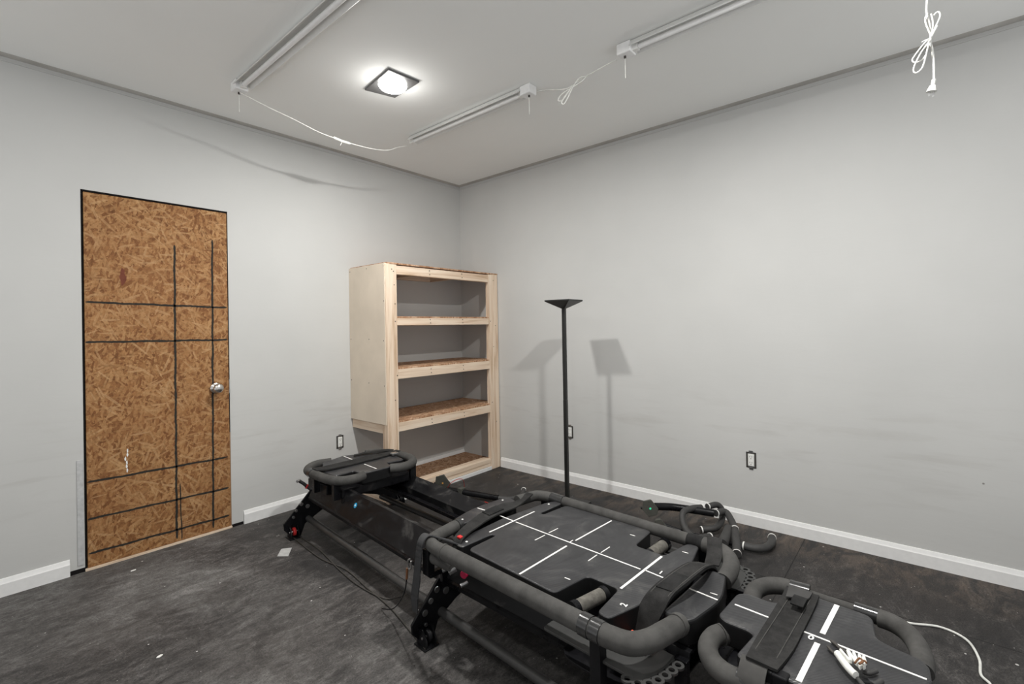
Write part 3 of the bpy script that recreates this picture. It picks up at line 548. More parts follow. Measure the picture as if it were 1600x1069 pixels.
def strip(label, x, y0, y1, box_end, z=2.655, group=None):
    """slim white shop light hung just under the ceiling, running along y; box_end = y of its switch box"""
    o = thing('strip_light', label, 'strip light', (x, (y0+y1)/2, z))
    L = abs(y1-y0)/2; e = 1 if box_end > (y0+y1)/2 else -1
    bm = bmesh.new()   # folded steel reflector: base + two sloping wings
    pr = [(-.050,-.034),(-.046,-.036),(-.020,-.012),(.020,-.012),(.046,-.036),(.050,-.034),(.024,0),(-.024,0)]
    R = [[bm.verts.new((px, yy, pz)) for px, pz in pr] for yy in (-L, L)]
    for i in range(8): bm.faces.new((R[0][i],R[0][(i+1)%8],R[1][(i+1)%8],R[1][i]))
    bm.faces.new(R[0]); bm.faces.new(R[1][::-1]); finish('reflector', bm, 'tube', o)
    tubeo('light_tube', [(0,-L+.03,-.030),(0,L-.03,-.030)], .0125, 'white', o, 16)
    for s in (-1, 1): boxo('lamp_holder', (-.014, s*L-.012 if s<0 else L-.028, -.044), (.014, -L+.028 if s<0 else L+.012, -.012), 'plastic', o)
    bm = bmesh.new(); box(bm, (-.034, e*L if e>0 else -L-.075, -.05), (.034, L+.075 if e>0 else -L, .003)); finish('switch_box', bm, 'white', o, bevel=.006)
    by = e*(L+.045)
    tubeo('pull_chain', [(.0,by,-.05),(0,by,-.16)], .0016, 'ivory', o, 6)
    cylo('chain_guide', (0,by,-.055), (0,0,1), .006, .012, 'box', o, 12)
    return o
strip('white strip light left of the glowing ceiling light, cord running from its switch box', -2.205, -.62, -1.95, -.6)
strip('middle white strip light on the ceiling, right of the glowing light', -1.085, -.665, -1.70, -1.8)
strip('white strip light nearest the camera on the right, running out of the top edge', -1.075, -2.39, -3.44, -2.3)

# cord from the left strip to the middle strip
def cord(name, label, pts, r, mat='ivory', cat='cord', n=8):
    return tag(tubeo(name, catmull(pts, n), r, mat, None, 8), label, cat)
c1 = thing('light_cord', 'white cord sagging along the ceiling between left and middle strip lights', 'cord', (-1.6,-.6,2.6))
cc = [(-2.206,-.585,2.600),(-2.057,-.6,2.563),(-1.909,-.6,2.540),(-1.770,-.6,2.513),(-1.664,-.6,2.504),(-1.574,-.6,2.501),(-1.383,-.6,2.510),(-1.250,-.6,2.535),(-1.172,-.6,2.575),(-1.10,-.615,2.603)]
child_at(tubeo('cord', catmull(cc, 8), .0032, 'ivory', c1, 8), c1)
child_at(tubeo('plug_connector', [(-1.660,-.6,2.506),(-1.655,-.6,2.505),(-1.60,-.6,2.499),(-1.55,-.6,2.499),(-1.54,-.6,2.4995)], lambda t: .009 if .1 < t < .9 else .005, 'ivory', c1, 10), c1)
child_at(tubeo('cord_tail', [(-1.60,-.6,2.495),(-1.607,-.6,2.480),(-1.613,-.6,2.466)], .0016, 'ivory', c1, 6), c1)
c2 = thing('light_cord', 'white cord with a tied loop bundle between the middle and right strip lights', 'cord', (-1.05,-2.03,2.6))
for nm, pts in (('cord', EXT['c2']), ('tied_loop', EXT['c2a']), ('tied_loop', EXT['c2b'])): child_at(tubeo(nm, catmull(pts, 7), .0032, 'ivory', c2, 8), c2)
c3 = thing('hanging_cord', 'white power cord with a tied bundle and a two-prong plug, hanging at the upper right', 'cord', (-1.09,-3.475,2.6))
h0 = [(-1.085,-3.46,2.60),(-1.088,-3.47,2.50)] + EXT['h0']
child_at(tubeo('cord', catmull(h0, 7), .0033, 'ivory', c3, 10), c3)
for k in ('h1','h2','h3','h4','h5','h6'): child_at(tubeo('tied_loop', catmull(EXT[k], 7), .0023 if k != 'h6' else .0034, 'ivory', c3, 8), c3)
child_at(tubeo('twist_tie', catmull(EXT['h7'], 5), .0014, 'ivory', c3, 6), c3)
p = EXT['plug']
pg = child_at(tubeo('plug', [p[0], p[1], Vector(p[1])*.9+Vector(p[2])*.1, p[2]], lambda t: .006 if t < .5 else (.009 if t < .9 else .015), 'ivory', c3, 12), c3)
for a, b in ((p[3],p[4]),(p[5],p[6])):
    bm = bmesh.new(); ribbon(bm, [a, b], [Vector(a)+Vector((0,-.005,.001)), Vector(b)+Vector((0,-.005,.001))], .0015); child_at(finish('prong', bm, 'zinc', c3), c3)

# ------------------------------------------------------------------ reformer machine
A_ = math.radians(4.1)
RZ = -A_
mach = thing('reformer_machine', 'long black exercise reformer with padded carriage, rails and foam grip bars', 'exercise machine', (-1.897,-.446,0), RZ)
T_ = lambda s, t, h: (s, -t, h)       # machine coordinates: s across, t along (towards the camera), h up
def D3(key, dz=0): return [T_(p[0], p[1], p[2]+dz) for p in DATA[key]]
CEN = .353
def mprism(name, pts, z0, z1, mat, parent=mach, bevel=.008, sm=False):
    bm = bmesh.new(); prism(bm, pts, z0, z1, lambda x, y, z: T_(x, y, z)); return finish(name, bm, mat, parent, bevel=bevel)
def mbox(name, s0, s1, t0, t1, h0, h1, mat, parent=mach, bevel=.002): return boxo(name, (s0,-t1,h0), (s1,-t0,h1), mat, parent, bevel)
def mtube(name, pts, r, mat, parent=mach, seg=16, sm=0, fl=0):
    P = [T_(*p) for p in pts]
    if sm: P = catmull(P, sm)
    if fl: P = fillet(P, fl)
    return tubeo(name, P, r, mat, parent, seg)
def stripe(parent, a, b, w=.0055, h=.4206, mat='tape', name='tape_stripe'):
    p, q = Vector(a[:2]), Vector(b[:2]); d = (q-p).normalized(); n = Vector((-d.y, d.x))*w/2
    bm = bmesh.new(); prism(bm, [tuple(p+n), tuple(q+n), tuple(q-n), tuple(p-n)], h-.0006, h+.0006, lambda x, y, z: T_(x, y, z))
    return finish(name, bm, mat, parent)
def numeral(parent, txt, s, t, h=.4212, size=.028, rot=0, mat='tape'):
    cu = bpy.data.curves.new('number_mark', 'FONT'); cu.body = txt; cu.size = size; cu.align_x = 'CENTER'; cu.align_y = 'CENTER'; cu.extrude = .0004; cu.offset = .0006
    o = bpy.data.objects.new('tmp', cu); COL.objects.link(o); bpy.context.view_layer.update()
    me = bpy.data.meshes.new_from_object(o.evaluated_get(bpy.context.evaluated_depsgraph_get())); bpy.data.objects.remove(o)
    me.materials.clear(); me.materials.append(M[mat]); o = bpy.data.objects.new('number_mark', me); COL.objects.link(o); o.parent = parent
    o.location = T_(s, t, h); o.rotation_euler = (0,0,rot); return o

# rails -------------------------------------------------------------
def swept(name, prof, ts, mat, parent=mach):
    bm = bmesh.new(); R = [[bm.verts.new(T_(s+ds(t), t, h+dh(t))) for s, h in prof] for t in ts]; L = len(prof)
    for i in range(len(R)-1):
        for k in range(L): bm.faces.new((R[i][k], R[i][(k+1)%L], R[i+1][(k+1)%L], R[i+1][k]))
    bm.faces.new(R[0]); bm.faces.new(R[-1][::-1]); return finish(name, bm, mat, parent, bevel=.0012)
ds = lambda t: 0.0
dh = lambda t: .004 - .020*max(0, min(1, t/1.3)) if t < 1.35 else .0
TS = [.04,.6,1.3,1.9,2.48]
near = swept('rail', [(.098,.230),(.158,.352),(.176,.352),(.176,.344),(.164,.342),(.108,.232)], TS, 'rail')
swept('rail_lip', [(.092,.205),(.112,.205),(.112,.228),(.100,.229),(.092,.222)], TS, 'black', near)
swept('rail_channel', [(.112,.200),(.150,.200),(.150,.210),(.122,.210),(.122,.232),(.112,.232)], TS, 'black', near)
far = swept('rail', [(.612,.326),(.556,.276),(.548,.270),(.548,.232),(.556,.232),(.556,.262),(.562,.270),(.618,.318)], TS, 'rail')
swept('rail_lip', [(.500,.226),(.556,.226),(.556,.234),(.506,.234),(.506,.246),(.500,.246)], TS, 'black', far)
swept('rail_channel', [(.562,.20),(.618,.20),(.618,.314),(.610,.308),(.610,.208),(.562,.208)], TS, 'black', far)
cylo('rail_hole', T_(.131,.44,.2935), Vector(T_(-.122,0,.060)), .019, .006, 'dark', near, 24, None)
st = cylo('round_sticker', T_(.134,.58,.297), Vector(T_(-.122,0,.060)), .014, .0042, 'blue', near, 24, None); st['label'] = 'blue round sticker'
cylo('sticker_dot', T_(.1335,.58,.2973), Vector(T_(-.122,0,.060)), .005, .0048, 'tape', st, 12, None)
cylo('rail_hole', T_(.133,.16,.300), Vector(T_(-.122,0,.060)), .016, .0062, 'tape', near, 24, None)  # white disc: bright reflection at this hole, put into its colour

# arched end plates -------------------------------------------------
def arch(t, cx, th=.012):
    half = [(-.378,0),(-.425,.055),(-.428,.092),(-.262,.262),(-.255,.285)]
    inner = [(-.325,0),(-.300,.062),(-.20,.115),(-.10,.145),(0,.155)]
    out = half + [(-x, z) for x, z in half[::-1]]
    inn = [(-x, z) for x, z in inner[:-1]] + inner[::-1]
    pts = [(cx+x, z) for x, z in out] + [(cx+x, z) for x, z in inn]
    bm = bmesh.new(); prism(bm, pts, t-th/2, t+th/2, lambda x, z, y: T_(x, y, z))
    return finish('end_plate', bm, 'black', mach, bevel=.002)
def bolts(pl, t, lst, mat='zinc'):
    for s, h, r in lst: cylo('bolt_head', T_(s, t+.009, h), T_(0,1,0), r, .006, mat, pl, 16)
def footset(pl, t, s, wheel='red'):
    """pulley bracket standing on the floor at one foot"""
    bm = bmesh.new()
    for a in (-.022, .022): prism(bm, round2([(t-.015,0),(t+.05,0),(t+.055,.03),(t+.025,.075),(t-.015,.06)], .012), s+a-.003, s+a+.003, lambda y, z, x: T_(x, y, z))
    prism(bm, [(t-.02,.0),(t+.055,.0),(t+.055,.006),(t-.02,.006)], s-.035, s+.035, lambda y, z, x: T_(x, y, z))
    finish('foot_bracket', bm, 'black', pl, bevel=.001)
    cylo('pulley', T_(s, t+.026, .040), T_(1,0,0), .024, .016, wheel, pl, 24, .002)
    cylo('pulley_axle', T_(s, t+.026, .040), T_(1,0,0), .005, .058, 'zinc', pl, 12)
p1 = arch(.02, .376); bolts(p1, .02, [(.054,.190,.011),(.092,.168,.013),(.022,.158,.009),(.005,.122,.009),(.700,.168,.012)])
footset(p1, .015, .002); footset(p1, .015, .750, 'black')
p2 = arch(1.44, CEN); bolts(p2, 1.44, [(.047,.190,.013),(.093,.169,.015),(.015,.156,.012),(-.014,.119,.013),(-.010,.070,.008)])
footset(p2, 1.445, -.018, 'black'); footset(p2, 1.445, .724, 'black')
p3 = arch(2.78, CEN); footset(p3, 2.785, -.018, 'black')
for t in (.02,):   # small top bracket with the red washer at the far end
    mtube('bracket_arm', [(.118,.03,.262),(.088,-.02,.300),(.070,-.05,.316)], .010, 'black', p1, 10)
    cylo('red_washer', T_(.100,0,.283), T_(1,.3,-.6), .014, .01, 'red', p1, 16); cylo('bolt_head', T_(.068,-.045,.316), T_(1,-.6,0), .009, .028, 'zinc', p1, 12)
# floor-level side tubes
for s0, s1 in ((.097,.050), (.612,.662)):
    mtube('side_tube', [(s0,.02,.090),((s0*.4+s1*.6),1.44,.090),(s1,2.78,.088)], .0185, 'foam' if 0 else speck('tube_paint',(.045,.044,.043),.35), mach, 18)
mtube('centre_rod', [(.36,.03,.125),(.36,1.43,.125)], .012, 'black')

# grips loops -------------------------------------------------------
def flat_tube(name, pts, r, mat, parent=mach, h=None, sm=6):
    return tubeo(name, catmull([T_(*p) for p in pts], sm), r, mat, parent, 18)
R_ = .0285
nearloop = flat_tube('foam_grip', [(.160,1.448,.420),(.080,1.462,.42),(.015,1.478,.42),(-.018,1.505,.42),(-.030,1.55,.42),(-.030,1.60,.42)], R_-.003, 'foam', sm=6)
mtube('foam_grip', [(-.030,1.603,.42),(-.028,1.95,.42),(-.026,2.292,.42)], R_, 'foam', seg=22)
mtube('foam_grip', [(-.026,2.318,.42),(-.024,2.345,.42),(-.010,2.395,.42),(.035,2.425,.42),(.10,2.436,.416),(.190,2.437,.400)], R_+.001, 'foam', seg=22, sm=7)
for t in (2.262, 2.300): mtube('grip_collar', [(-.026,t-.014,.42),(-.026,t+.018,.42)], R_+.003, 'collar', seg=22)
mtube('grip_collar', [(.160,2.437,.407),(.183,2.437,.402)], R_+.003, 'foam', seg=22)
mtube('grip_collar', [(-.030,1.598,.42),(-.030,1.612,.42)], R_+.0015, 'foam', seg=22)
mtube('grip_collar', [(.150,1.45,.42),(.172,1.446,.42)], R_, 'collar', seg=20)
mtube('foam_grip', [(.540,1.440,.42),(.600,1.446,.42),(.655,1.458,.42),(.680,1.50,.42),(.684,1.545,.42)], R_-.003, 'foam', seg=20, sm=7)
mtube('grip_collar', [(.684,1.54,.42),(.685,1.615,.42)], R_-.001, 'collar', seg=22)
mtube('foam_grip', [(.685,1.612,.42),(.690,2.0,.42),(.690,2.25,.42)], R_-.004, 'foam', seg=22)
mtube('grip_collar', [(.690,2.235,.42),(.690,2.30,.42)], R_-.002, 'web2', seg=22)
mtube('foam_grip', [(.690,2.298,.42),(.687,2.335,.42),(.668,2.385,.42),(.62,2.424,.416),(.565,2.437,.406),(.515,2.436,.396)], R_, 'foam', seg=22, sm=7)
# clamp posts carrying the grip loop, and the mount cylinder near the far corner
for s, t in ((-.026,2.30), (.690,2.30), (-.028,1.50), (.682,1.50)):
    mbox('clamp_post', s-.016, s+.016, t-.018, t+.018, .10 if t > 2 and s < 0 else .30, .40, 'black')
    if t < 2 or s > 0: mbox('clamp_arm', min(s,CEN), max(s,CEN), t-.012, t+.012, .285, .305, 'black')
mbox('clamp_foot', -.05, .0, 2.26, 2.34, 0, .10, 'black'); 
mtube('mount_cylinder', [(-.012,1.50,.372),(.02,1.60,.352)], .030, 'foam', seg=18)
for s, t, h in ((.01,1.60,.335),(.03,1.58,.315),(.02,1.66,.30),(.04,1.52,.30)): cylo('bolt_head', T_(s,t,h), T_(1,.4,.3), .008, .03, 'zinc', mach, 12)
rk = cylo('red_knob', T_(.03,1.655,.335), T_(1,-.4,0), .015, .03, speck('crimson_knob',(.35,.01,.05),.25), mach, 18, .003); rk['label'] = 'dark red round knob'
for s in (.05, .658): mtube('bracket_strut', [(s,1.55,.33),(s,1.47,.27),(s+.02 if s<.3 else s-.02,1.45,.22)], .007, 'zinc' if s < .3 else 'black', mach, 8)

# carriage ----------------------------------------------------------
car = mprism('carriage_base', round2([(.10,1.42),(.61,1.42),(.61,2.42),(.10,2.42)], .03), .300, .335, 'black', bevel=.004)
L_, C_ = .0, CEN
half = [(.0,1.535),(-.262,1.555),(-.310,1.575),(-.312,1.622),(-.152,1.622),(-.152,1.642),(-.306,1.650),(-.314,2.090),(-.155,2.106),(-.153,2.226),(-.305,2.246),(-.312,2.290),(-.165,2.326),(0,2.326)]
rad = [0,.03,.03,.018,.008,.008,.03,.022,.022,.022,.03,.03,.05,0]
def sym(half, rad):
    pts = [(CEN+x, t) for x, t in half]; r = list(rad)
    for (x, t), q in list(zip(half, rad))[::-1]:
        if abs(x) > 1e-6: pts.append((CEN-x, t)); r.append(q)
    return round2(pts, r)
padB = mprism('carriage_cushion', sym(half, rad), .345, .420, 'vinyl', bevel=.009)
padA = mprism('carriage_cushion', round2([(.175,1.385),(.300,1.352),(.40,1.345),(.52,1.352),(.548,1.385),(.542,1.44),(.46,1.462),(.25,1.462),(.178,1.445)], [.02,.05,.05,.03,.015,.03,.03,.03,.02]), .350, .420, 'vinyl', bevel=.008)
padC = mprism('carriage_cushion', round2([(.182,2.385),(.505,2.385),(.520,2.400),(.522,2.446),(.362,2.492),(.205,2.474),(.180,2.458)], [.015,.02,.02,.02,.05,.02,.02]), .345, .420, 'vinyl', bevel=.009)
mprism('cushion_trim', round2([(.186,2.390),(.518,2.390),(.518,2.444),(.362,2.487),(.190,2.464)], .02), .318, .346, 'black', padC, bevel=.003)
for q_ in (padA, padB, padC): dark_sides(q_, 'sidev')
for p, keys in ((padB, ('cs0','cs1','cs2','cs3','cs4','cs5','cs6','cs7','cs8','cs9','cs10')), (padA, ('cs11',)), (padC, ('cs12',))):
    for k in keys: stripe(p, DATA[k][0], DATA[k][1], {'cs10':.0085,'cs3':.006,'cs6':.007,'cs7':.006,'cs4':.0035,'cs5':.0035,'cs8':.0035,'cs9':.0035}.get(k, .0055))
for txt, i, p in (('1',0,padC),('1',1,padB),('1',2,padB),('2',3,padB),('1',4,padB),('1',5,padB),('1',6,padB)):
    s, t, _ = DATA['nums'][i]; numeral(p, txt, s, t, size=.030, rot=.1+(PI/2 if txt == '1' and i in (1,5) else 0))
for s, t in ((.215,1.415),(.500,1.378),(.085,1.60),(.610,1.582)): cylo('cushion_stud', T_(s,t,.4205), T_(0,0,1), .005, .002, 'tape', padB if t > 1.5 else padA, 12, None)
# short foam hand grips beside the waist of the cushion
wornf = speck('worn_foam', (.115,.108,.095), .85, .2, 0, 60, .3)
for s0, t0, s1, t1 in ((.052,2.150,.205,2.172), (.520,2.150,.668,2.150)):
    V = lambda k: (s0+(s1-s0)*k, t0+(t1-t0)*k, .384)
    g = mtube('hand_grip', [V(.06), V(.94)], .0225, wornf, seg=20)
    for a in (0, .86): mtube('grip_end', [V(a), V(a+.14)], .0255, 'black', g, 20)
    mtube('grip_rod', [(s0-.02,2.115,.330),(s1+.02,2.115,.330)], .007, 'black', g, 10)
    mbox('grip_support', s0+.04, s1-.04, 2.155, 2.175, .334, .365, 'black', g)
    cylo('bolt_head', T_(*V(-.005)), T_(1,0,0), .009, .006, 'zinc', g, 12)
# perforated corner tray under the near end of the carriage
def tray(side):
    """curved black corner plate that follows the bend of the grip loop"""
    bm = bmesh.new()
    o_ = [(-.030,2.10),(-.030,2.425),(-.005,2.446),(.060,2.455),(.122,2.460),(.128,2.395),(.075,2.385),(.035,2.345),(.022,2.10)]
    if side: o_ = [(2*CEN-x, t) for x, t in o_]
    prism(bm, round2(o_, [.01,.02,.02,.0,.005,.01,.03,.03,.01]), .340, .348, lambda x, y, z: T_(x, y, z))
    return finish('corner_tray', bm, speck('tray_paint',(.035,.035,.034),.5), mach, bevel=.0015)
trays = [tray(0), tray(1)]; tr = trays[0]
def perforated(side):
    # strip with 7 real round holes: quads around each hole
    bm = bmesh.new(); c = [(-.042,2.402),(-.038,2.430),(-.019,2.452),(.008,2.463),(.036,2.468),(.065,2.472),(.094,2.476)]
    z = .349
    if side: c = [(2*CEN-s, t) for s, t in c]
    for i, (s, t) in enumerate(c):
        a = c[max(i-1,0)]; b = c[min(i+1,6)]; d = Vector((b[0]-a[0], b[1]-a[1])).normalized(); n = Vector((-d.y, d.x)); ho, hi_ = .0165, .0085
        K = 20; O_ = []; I_ = []; O2 = []; I2 = []
        for k in range(K):
            q = 2*PI*k/K; w = d*math.cos(q)+n*math.sin(q)
            for L, rr, zz in ((O_,ho,z),(I_,hi_,z),(O2,ho,z-.006),(I2,hi_,z-.006)): L.append(bm.verts.new(T_(s+w.x*rr, t+w.y*rr, zz+i*.00004)))
        for k in range(K):
            j = (k+1)%K
            bm.faces.new((O_[k],O_[j],I_[j],I_[k])); bm.faces.new((O2[k],O2[j],I2[j],I2[k])); bm.faces.new((O_[k],O_[j],O2[j],O2[k])); bm.faces.new((I_[k],I_[j],I2[j],I2[k]))
    o = finish('perforated_edge', bm, speck('tray_edge',(.040,.040,.039),.5), trays[side]); return o
perforated(0); perforated(1)
for s in (-.04, .70): mbox('tray_end', (.112 if s < 0 else .574), (.132 if s < 0 else .594), 2.455, 2.492, .27, .352, 'black', tr)
# a curved floor plate of the tray, seen inside the loop
mprism('tray_floor', round2([(.0,2.12),(.70,2.12),(.70,2.46),(.0,2.46)], .08), .262, .268, 'rail', tr, bevel=.001)
cylo('red_knob', T_(.062,2.545,.28), T_(0,0,1), .014, .03, 'red', tr, 16, .003)

# straps ------------------------------------------------------------
def mribbon(name, left, right, th, mat, parent=mach, n=6):
    bm = bmesh.new(); ribbon(bm, catmull([T_(*p) for p in left], n), catmull([T_(*p) for p in right], n), th); return finish(name, bm, mat, parent, smooth=True, bevel=None)
def es(o):
    m = o.modifiers.new('es','EDGE_SPLIT'); m.split_angle = math.radians(40); return o
sc = es(mribbon('safety_strap', [(.152,2.300,.350),(.172,2.318,.415),(.210,2.334,.452),(.300,2.348,.468),(.389,2.358,.470),(.442,2.364,.460),(.520,2.372,.428),(.56,2.375,.39)],
                 [(.147,2.365,.350),(.180,2.392,.420),(.222,2.402,.455),(.300,2.416,.470),(.375,2.420,.472),(.440,2.415,.462),(.530,2.400,.428),(.575,2.395,.39)], .010, 'web'))
sc['label'] = 'wide padded black webbing strap'
es(mribbon('hook_patch', [(.222,2.345,.4622),(.260,2.352,.468),(.318,2.360,.4745)], [(.226,2.395,.4625),(.262,2.402,.4700),(.318,2.408,.4755)], .004, 'web2', sc, 4))
for k in (.12, .88):   # stitched seams
    Lp = [(.172,2.318,.415),(.210,2.334,.452),(.300,2.348,.468),(.389,2.358,.470),(.442,2.364,.460),(.520,2.372,.428)]; Rp = [(.180,2.392,.420),(.222,2.402,.455),(.300,2.416,.470),(.375,2.420,.472),(.440,2.415,.462),(.530,2.400,.428)]
    mtube('seam', [tuple(a*(1-k)+b*k for a, b in zip(p, q))[:2]+(p[2]*(1-k)+q[2]*k+.0052,) for p, q in zip(Lp, Rp)], .0013, 'foam', sc, 6, sm=6)
mbox('buckle', .128, .170, 2.290, 2.365, .325, .352, 'black', sc, .004)
mtube('orange_webbing', [(.128,2.315,.355),(.120,2.345,.350),(.132,2.385,.352),(.150,2.410,.352)], .005, 'orange', sc, 8, sm=5)
mtube('strap_roll', [(.075,2.300,.350),(.080,2.345,.352),(.090,2.390,.350)], .024, 'web', sc, 16)
es(mribbon('strap_tail', [(.545,2.36,.42),(.60,2.345,.428),(.655,2.325,.450),(.690,2.310,.457),(.722,2.300,.43),(.722,2.300,.39)], [(.560,2.405,.42),(.615,2.395,.43),(.665,2.375,.452),(.697,2.365,.457),(.726,2.350,.43),(.726,2.350,.39)], .004, 'web', sc))
sa = es(mribbon('safety_strap', [(.040,1.572,.40),(.070,1.548,.434),(.205,1.482,.434),(.314,1.446,.433),(.449,1.434,.430),(.520,1.448,.425),(.600,1.452,.449)],
                 [(.048,1.604,.40),(.080,1.590,.434),(.200,1.548,.434),(.300,1.522,.433),(.380,1.512,.430),(.487,1.500,.425),(.600,1.490,.449)], .006, 'web'))
es(mribbon('hook_patch', [(.300,1.450,.4385),(.40,1.438,.4365)], [(.296,1.505,.4385),(.395,1.495,.4365)], .003, 'web2', sa, 2))
mbox('red_buckle', .062, .080, 1.566, 1.586, .432, .441, 'red', sa, .003)['label'] = 'small red buckle tab'
# strap over the far near-side corner hanging to the floor tube
sh = es(mribbon('hanging_strap', [(.055,1.545,.418),(.0,1.490,.440),(-.030,1.470,.452),(-.056,1.470,.432),(-.060,1.462,.39),(-.060,1.440,.28),(-.062,1.425,.20),(-.058,1.428,.14)],
                 [(.050,1.600,.418),(.0,1.530,.443),(-.030,1.508,.452),(-.058,1.508,.432),(-.060,1.500,.39),(-.060,1.485,.28),(-.062,1.470,.20),(-.058,1.462,.14)], .004, speck('strap_shiny',(.035,.036,.038),.6)))
mtube('snap_hook', [(-.066,1.430,.35),(-.069,1.420,.345),(-.068,1.413,.33),(-.064,1.413,.305),(-.060,1.422,.31),(-.062,1.428,.34)], .0035, 'zinc', sh, 8, sm=4)
mtube('ferrule', [(-.066,1.405,.305),(-.066,1.400,.26)], .005, 'brown', sh, 8)
mtube('pull_cord', [(-.066,1.400,.26),(-.064,1.38,.20),(-.050,1.31,.12),(-.03,1.22,.05),(-.02,1.12,.008)], .0026, 'black', sh, 8, sm=6)

# far end platform ---------------------------------------------------
CF = .348
hf = [(0,-.020),(-.095,.020),(-.215,.055),(-.245,.165),(-.245,.375),(-.115,.358),(-.118,.455),(0,.458)]
hf = [(0,-.018),(-.095,.018),(-.165,.035),(-.190,.110),(-.245,.160),(-.245,.290),(-.236,.380),(-.112,.362),(-.106,.455),(0,.458)]
rf = [0,.04,.03,.02,.03,.02,.025,.02,.03,0]
pts = [(CF+x, t) for x, t in hf]; r = list(rf)
for (x, t), q in list(zip(hf, rf))[::-1]:
    if abs(x) > 1e-6: pts.append((CF-x*.98, t)); r.append(q)
padF = mprism('platform_cushion', round2(pts, r), .355, .425, 'vinyl', bevel=.009); padF['label'] = 'far platform cushion with two white stripes'
dark_sides(padF, 'sidev'); stripe(padF, (.346,.004), (.346,.188), .006, .4256); stripe(padF, (.346,.286), (.346,.436), .006, .4256)
mprism('platform_base', round2([(.13,.0),(.57,.0),(.585,.44),(.118,.44)], .03), .300, .354, 'black', bevel=.006)
def fgrip(pts, r=.026, h=.412): return mtube('foam_grip', [(s, t, h) for s, t in pts], r, 'foam', seg=20, sm=7)
fgrip([(.248,.030),(.175,.008),(.111,.040),(.068,.100),(.060,.170)])
fgrip([(.060,.195),(.064,.290),(.080,.395),(.123,.462),(.190,.478),(.245,.462)])
fgrip([(.430,.450),(.475,.474),(.530,.480),(.600,.440),(.640,.360),(.644,.260),(.620,.190)], .027)
fgrip([(.620,.190),(.612,.100),(.570,.035),(.500,.010)], .024)
mtube('grip_collar', [(.059,.165,.412),(.060,.200,.412)], .029, 'collar', seg=20)
for s, t in ((.07,.20),(.09,.42),(.63,.28),(.60,.42)): mbox('clamp_post', s-.012, s+.03, t-.015, t+.015, .30, .40, 'black')
mprism('platform_gusset', [(.085,.06),(.145,.06),(.15,.30),(.095,.30)], .296, .352, 'rail', bevel=.004)
sf = es(mribbon('safety_strap', [(.060,.180,.440),(.130,.180,.436),(.280,.165,.433),(.450,.155,.433),(.560,.165,.433),(.640,.185,.440)], [(.062,.240,.440),(.130,.262,.436),(.280,.262,.433),(.430,.250,.433),(.560,.240,.433),(.642,.230,.440)], .007, 'web'))
es(mribbon('strap_tail', [(.05,.17,.42),(.075,.175,.40),(.090,.16,.34)], [(.05,.23,.42),(.075,.225,.40),(.092,.20,.34)], .004, 'web', sf))
es(mribbon('strap_tail', [(.40,.045,.432),(.500,.060,.436),(.600,.110,.440),(.640,.150,.438)], [(.38,.075,.432),(.480,.095,.436),(.565,.145,.440),(.610,.180,.438)], .004, 'web', sf))
mbox('buckle', .555, .600, .240, .275, .430, .448, 'zinc', sf, .005)

# near end platform --------------------------------------------------
CD = .355
hd = [(0,2.512),(-.075,2.512),(-.097,2.535),(-.095,2.600),(-.104,2.618),(-.212,2.612),(-.224,2.625),(-.226,2.720),(-.222,2.838),(-.105,2.862),(-.092,2.900),(-.082,2.955),(-.060,2.972),(0,2.980)]
rd = [0,.02,.02,.02,.02,.02,.02,.02,.025,.02,.02,.02,.02,0]
pts = [(CD+x, t) for x, t in hd]; r = list(rd)
for (x, t), q in list(zip(hd, rd))[::-1]:
    if abs(x) > 1e-6: pts.append((CD-x*(1.0 if t < 2.7 else .96), t)); r.append(q)
padD = mprism('platform_cushion', round2(pts, r), .350, .420, 'vinyl', bevel=.007); padD['label'] = 'near platform cushion with a white cross of tape'
dark_sides(padD, 'sidev'); stripe(padD, (.361,2.530), (.359,2.634), .006); stripe(padD, (.356,2.700), (.352,2.970), .006); stripe(padD, (.562,2.753), (.380,2.753), .013); stripe(padD, (.326,2.753), (.141,2.754), .013)
numeral(padD, '0', .341, 2.735, size=.028, rot=PI/2)
mprism('platform_base', round2([(.19,2.56),(.52,2.56),(.54,2.84),(.17,2.84)], .03), .27, .349, 'black', bevel=.005)
mbox('platform_frame', .30, .41, 2.40, 3.0, .235, .27, 'black')
flo = mtube('foam_grip', [(.282,2.530,.372),(.240,2.514,.372),(.185,2.520,.372),(.138,2.550,.372),(.115,2.595,.372),(.118,2.640,.372),(.128,2.680,.372)], .0265, 'rubber' if 0 else 'foam', seg=22, sm=7)
mtube('grip_collar', [(.282,2.534,.372),(.262,2.524,.372)], .0285, 'foam', seg=20)
mtube('grip_collar', [(.117,2.622,.372),(.124,2.672,.372)], .0280, 'collar', seg=20)
mtube('side_bar', [(.124,2.67,.372),(.124,2.86,.372)], .020, 'foam', seg=18)
mtube('foam_grip', [(.430,2.545,.385),(.480,2.538,.388),(.535,2.530,.39),(.590,2.545,.39),(.624,2.580,.39),(.632,2.620,.39)], .026, 'foam', seg=22, sm=7)
mtube('grip_collar', [(.630,2.610,.39),(.635,2.665,.39)], .0275, 'collar', seg=20)
mtube('side_bar', [(.633,2.66,.39),(.633,2.80,.39)], .014, 'foam', seg=18)
mtube('grip_collar', [(.632,2.785,.39),(.632,2.850,.39)], .022, 'collar', seg=20)
mtube('foam_grip', [(.630,2.845,.39),(.624,2.880,.39),(.595,2.915,.39),(.546,2.938,.39),(.49,2.952,.39),(.44,2.955,.385)], .025, 'foam', seg=22, sm=7)
for s, t in ((.14,2.65),(.60,2.66),(.60,2.82)): mbox('clamp_post', s-.014, s+.014, t-.014, t+.014, .29, .375, 'black')
mbox('clamp_arm', .14, .60, 2.645, 2.675, .27, .292, 'black')
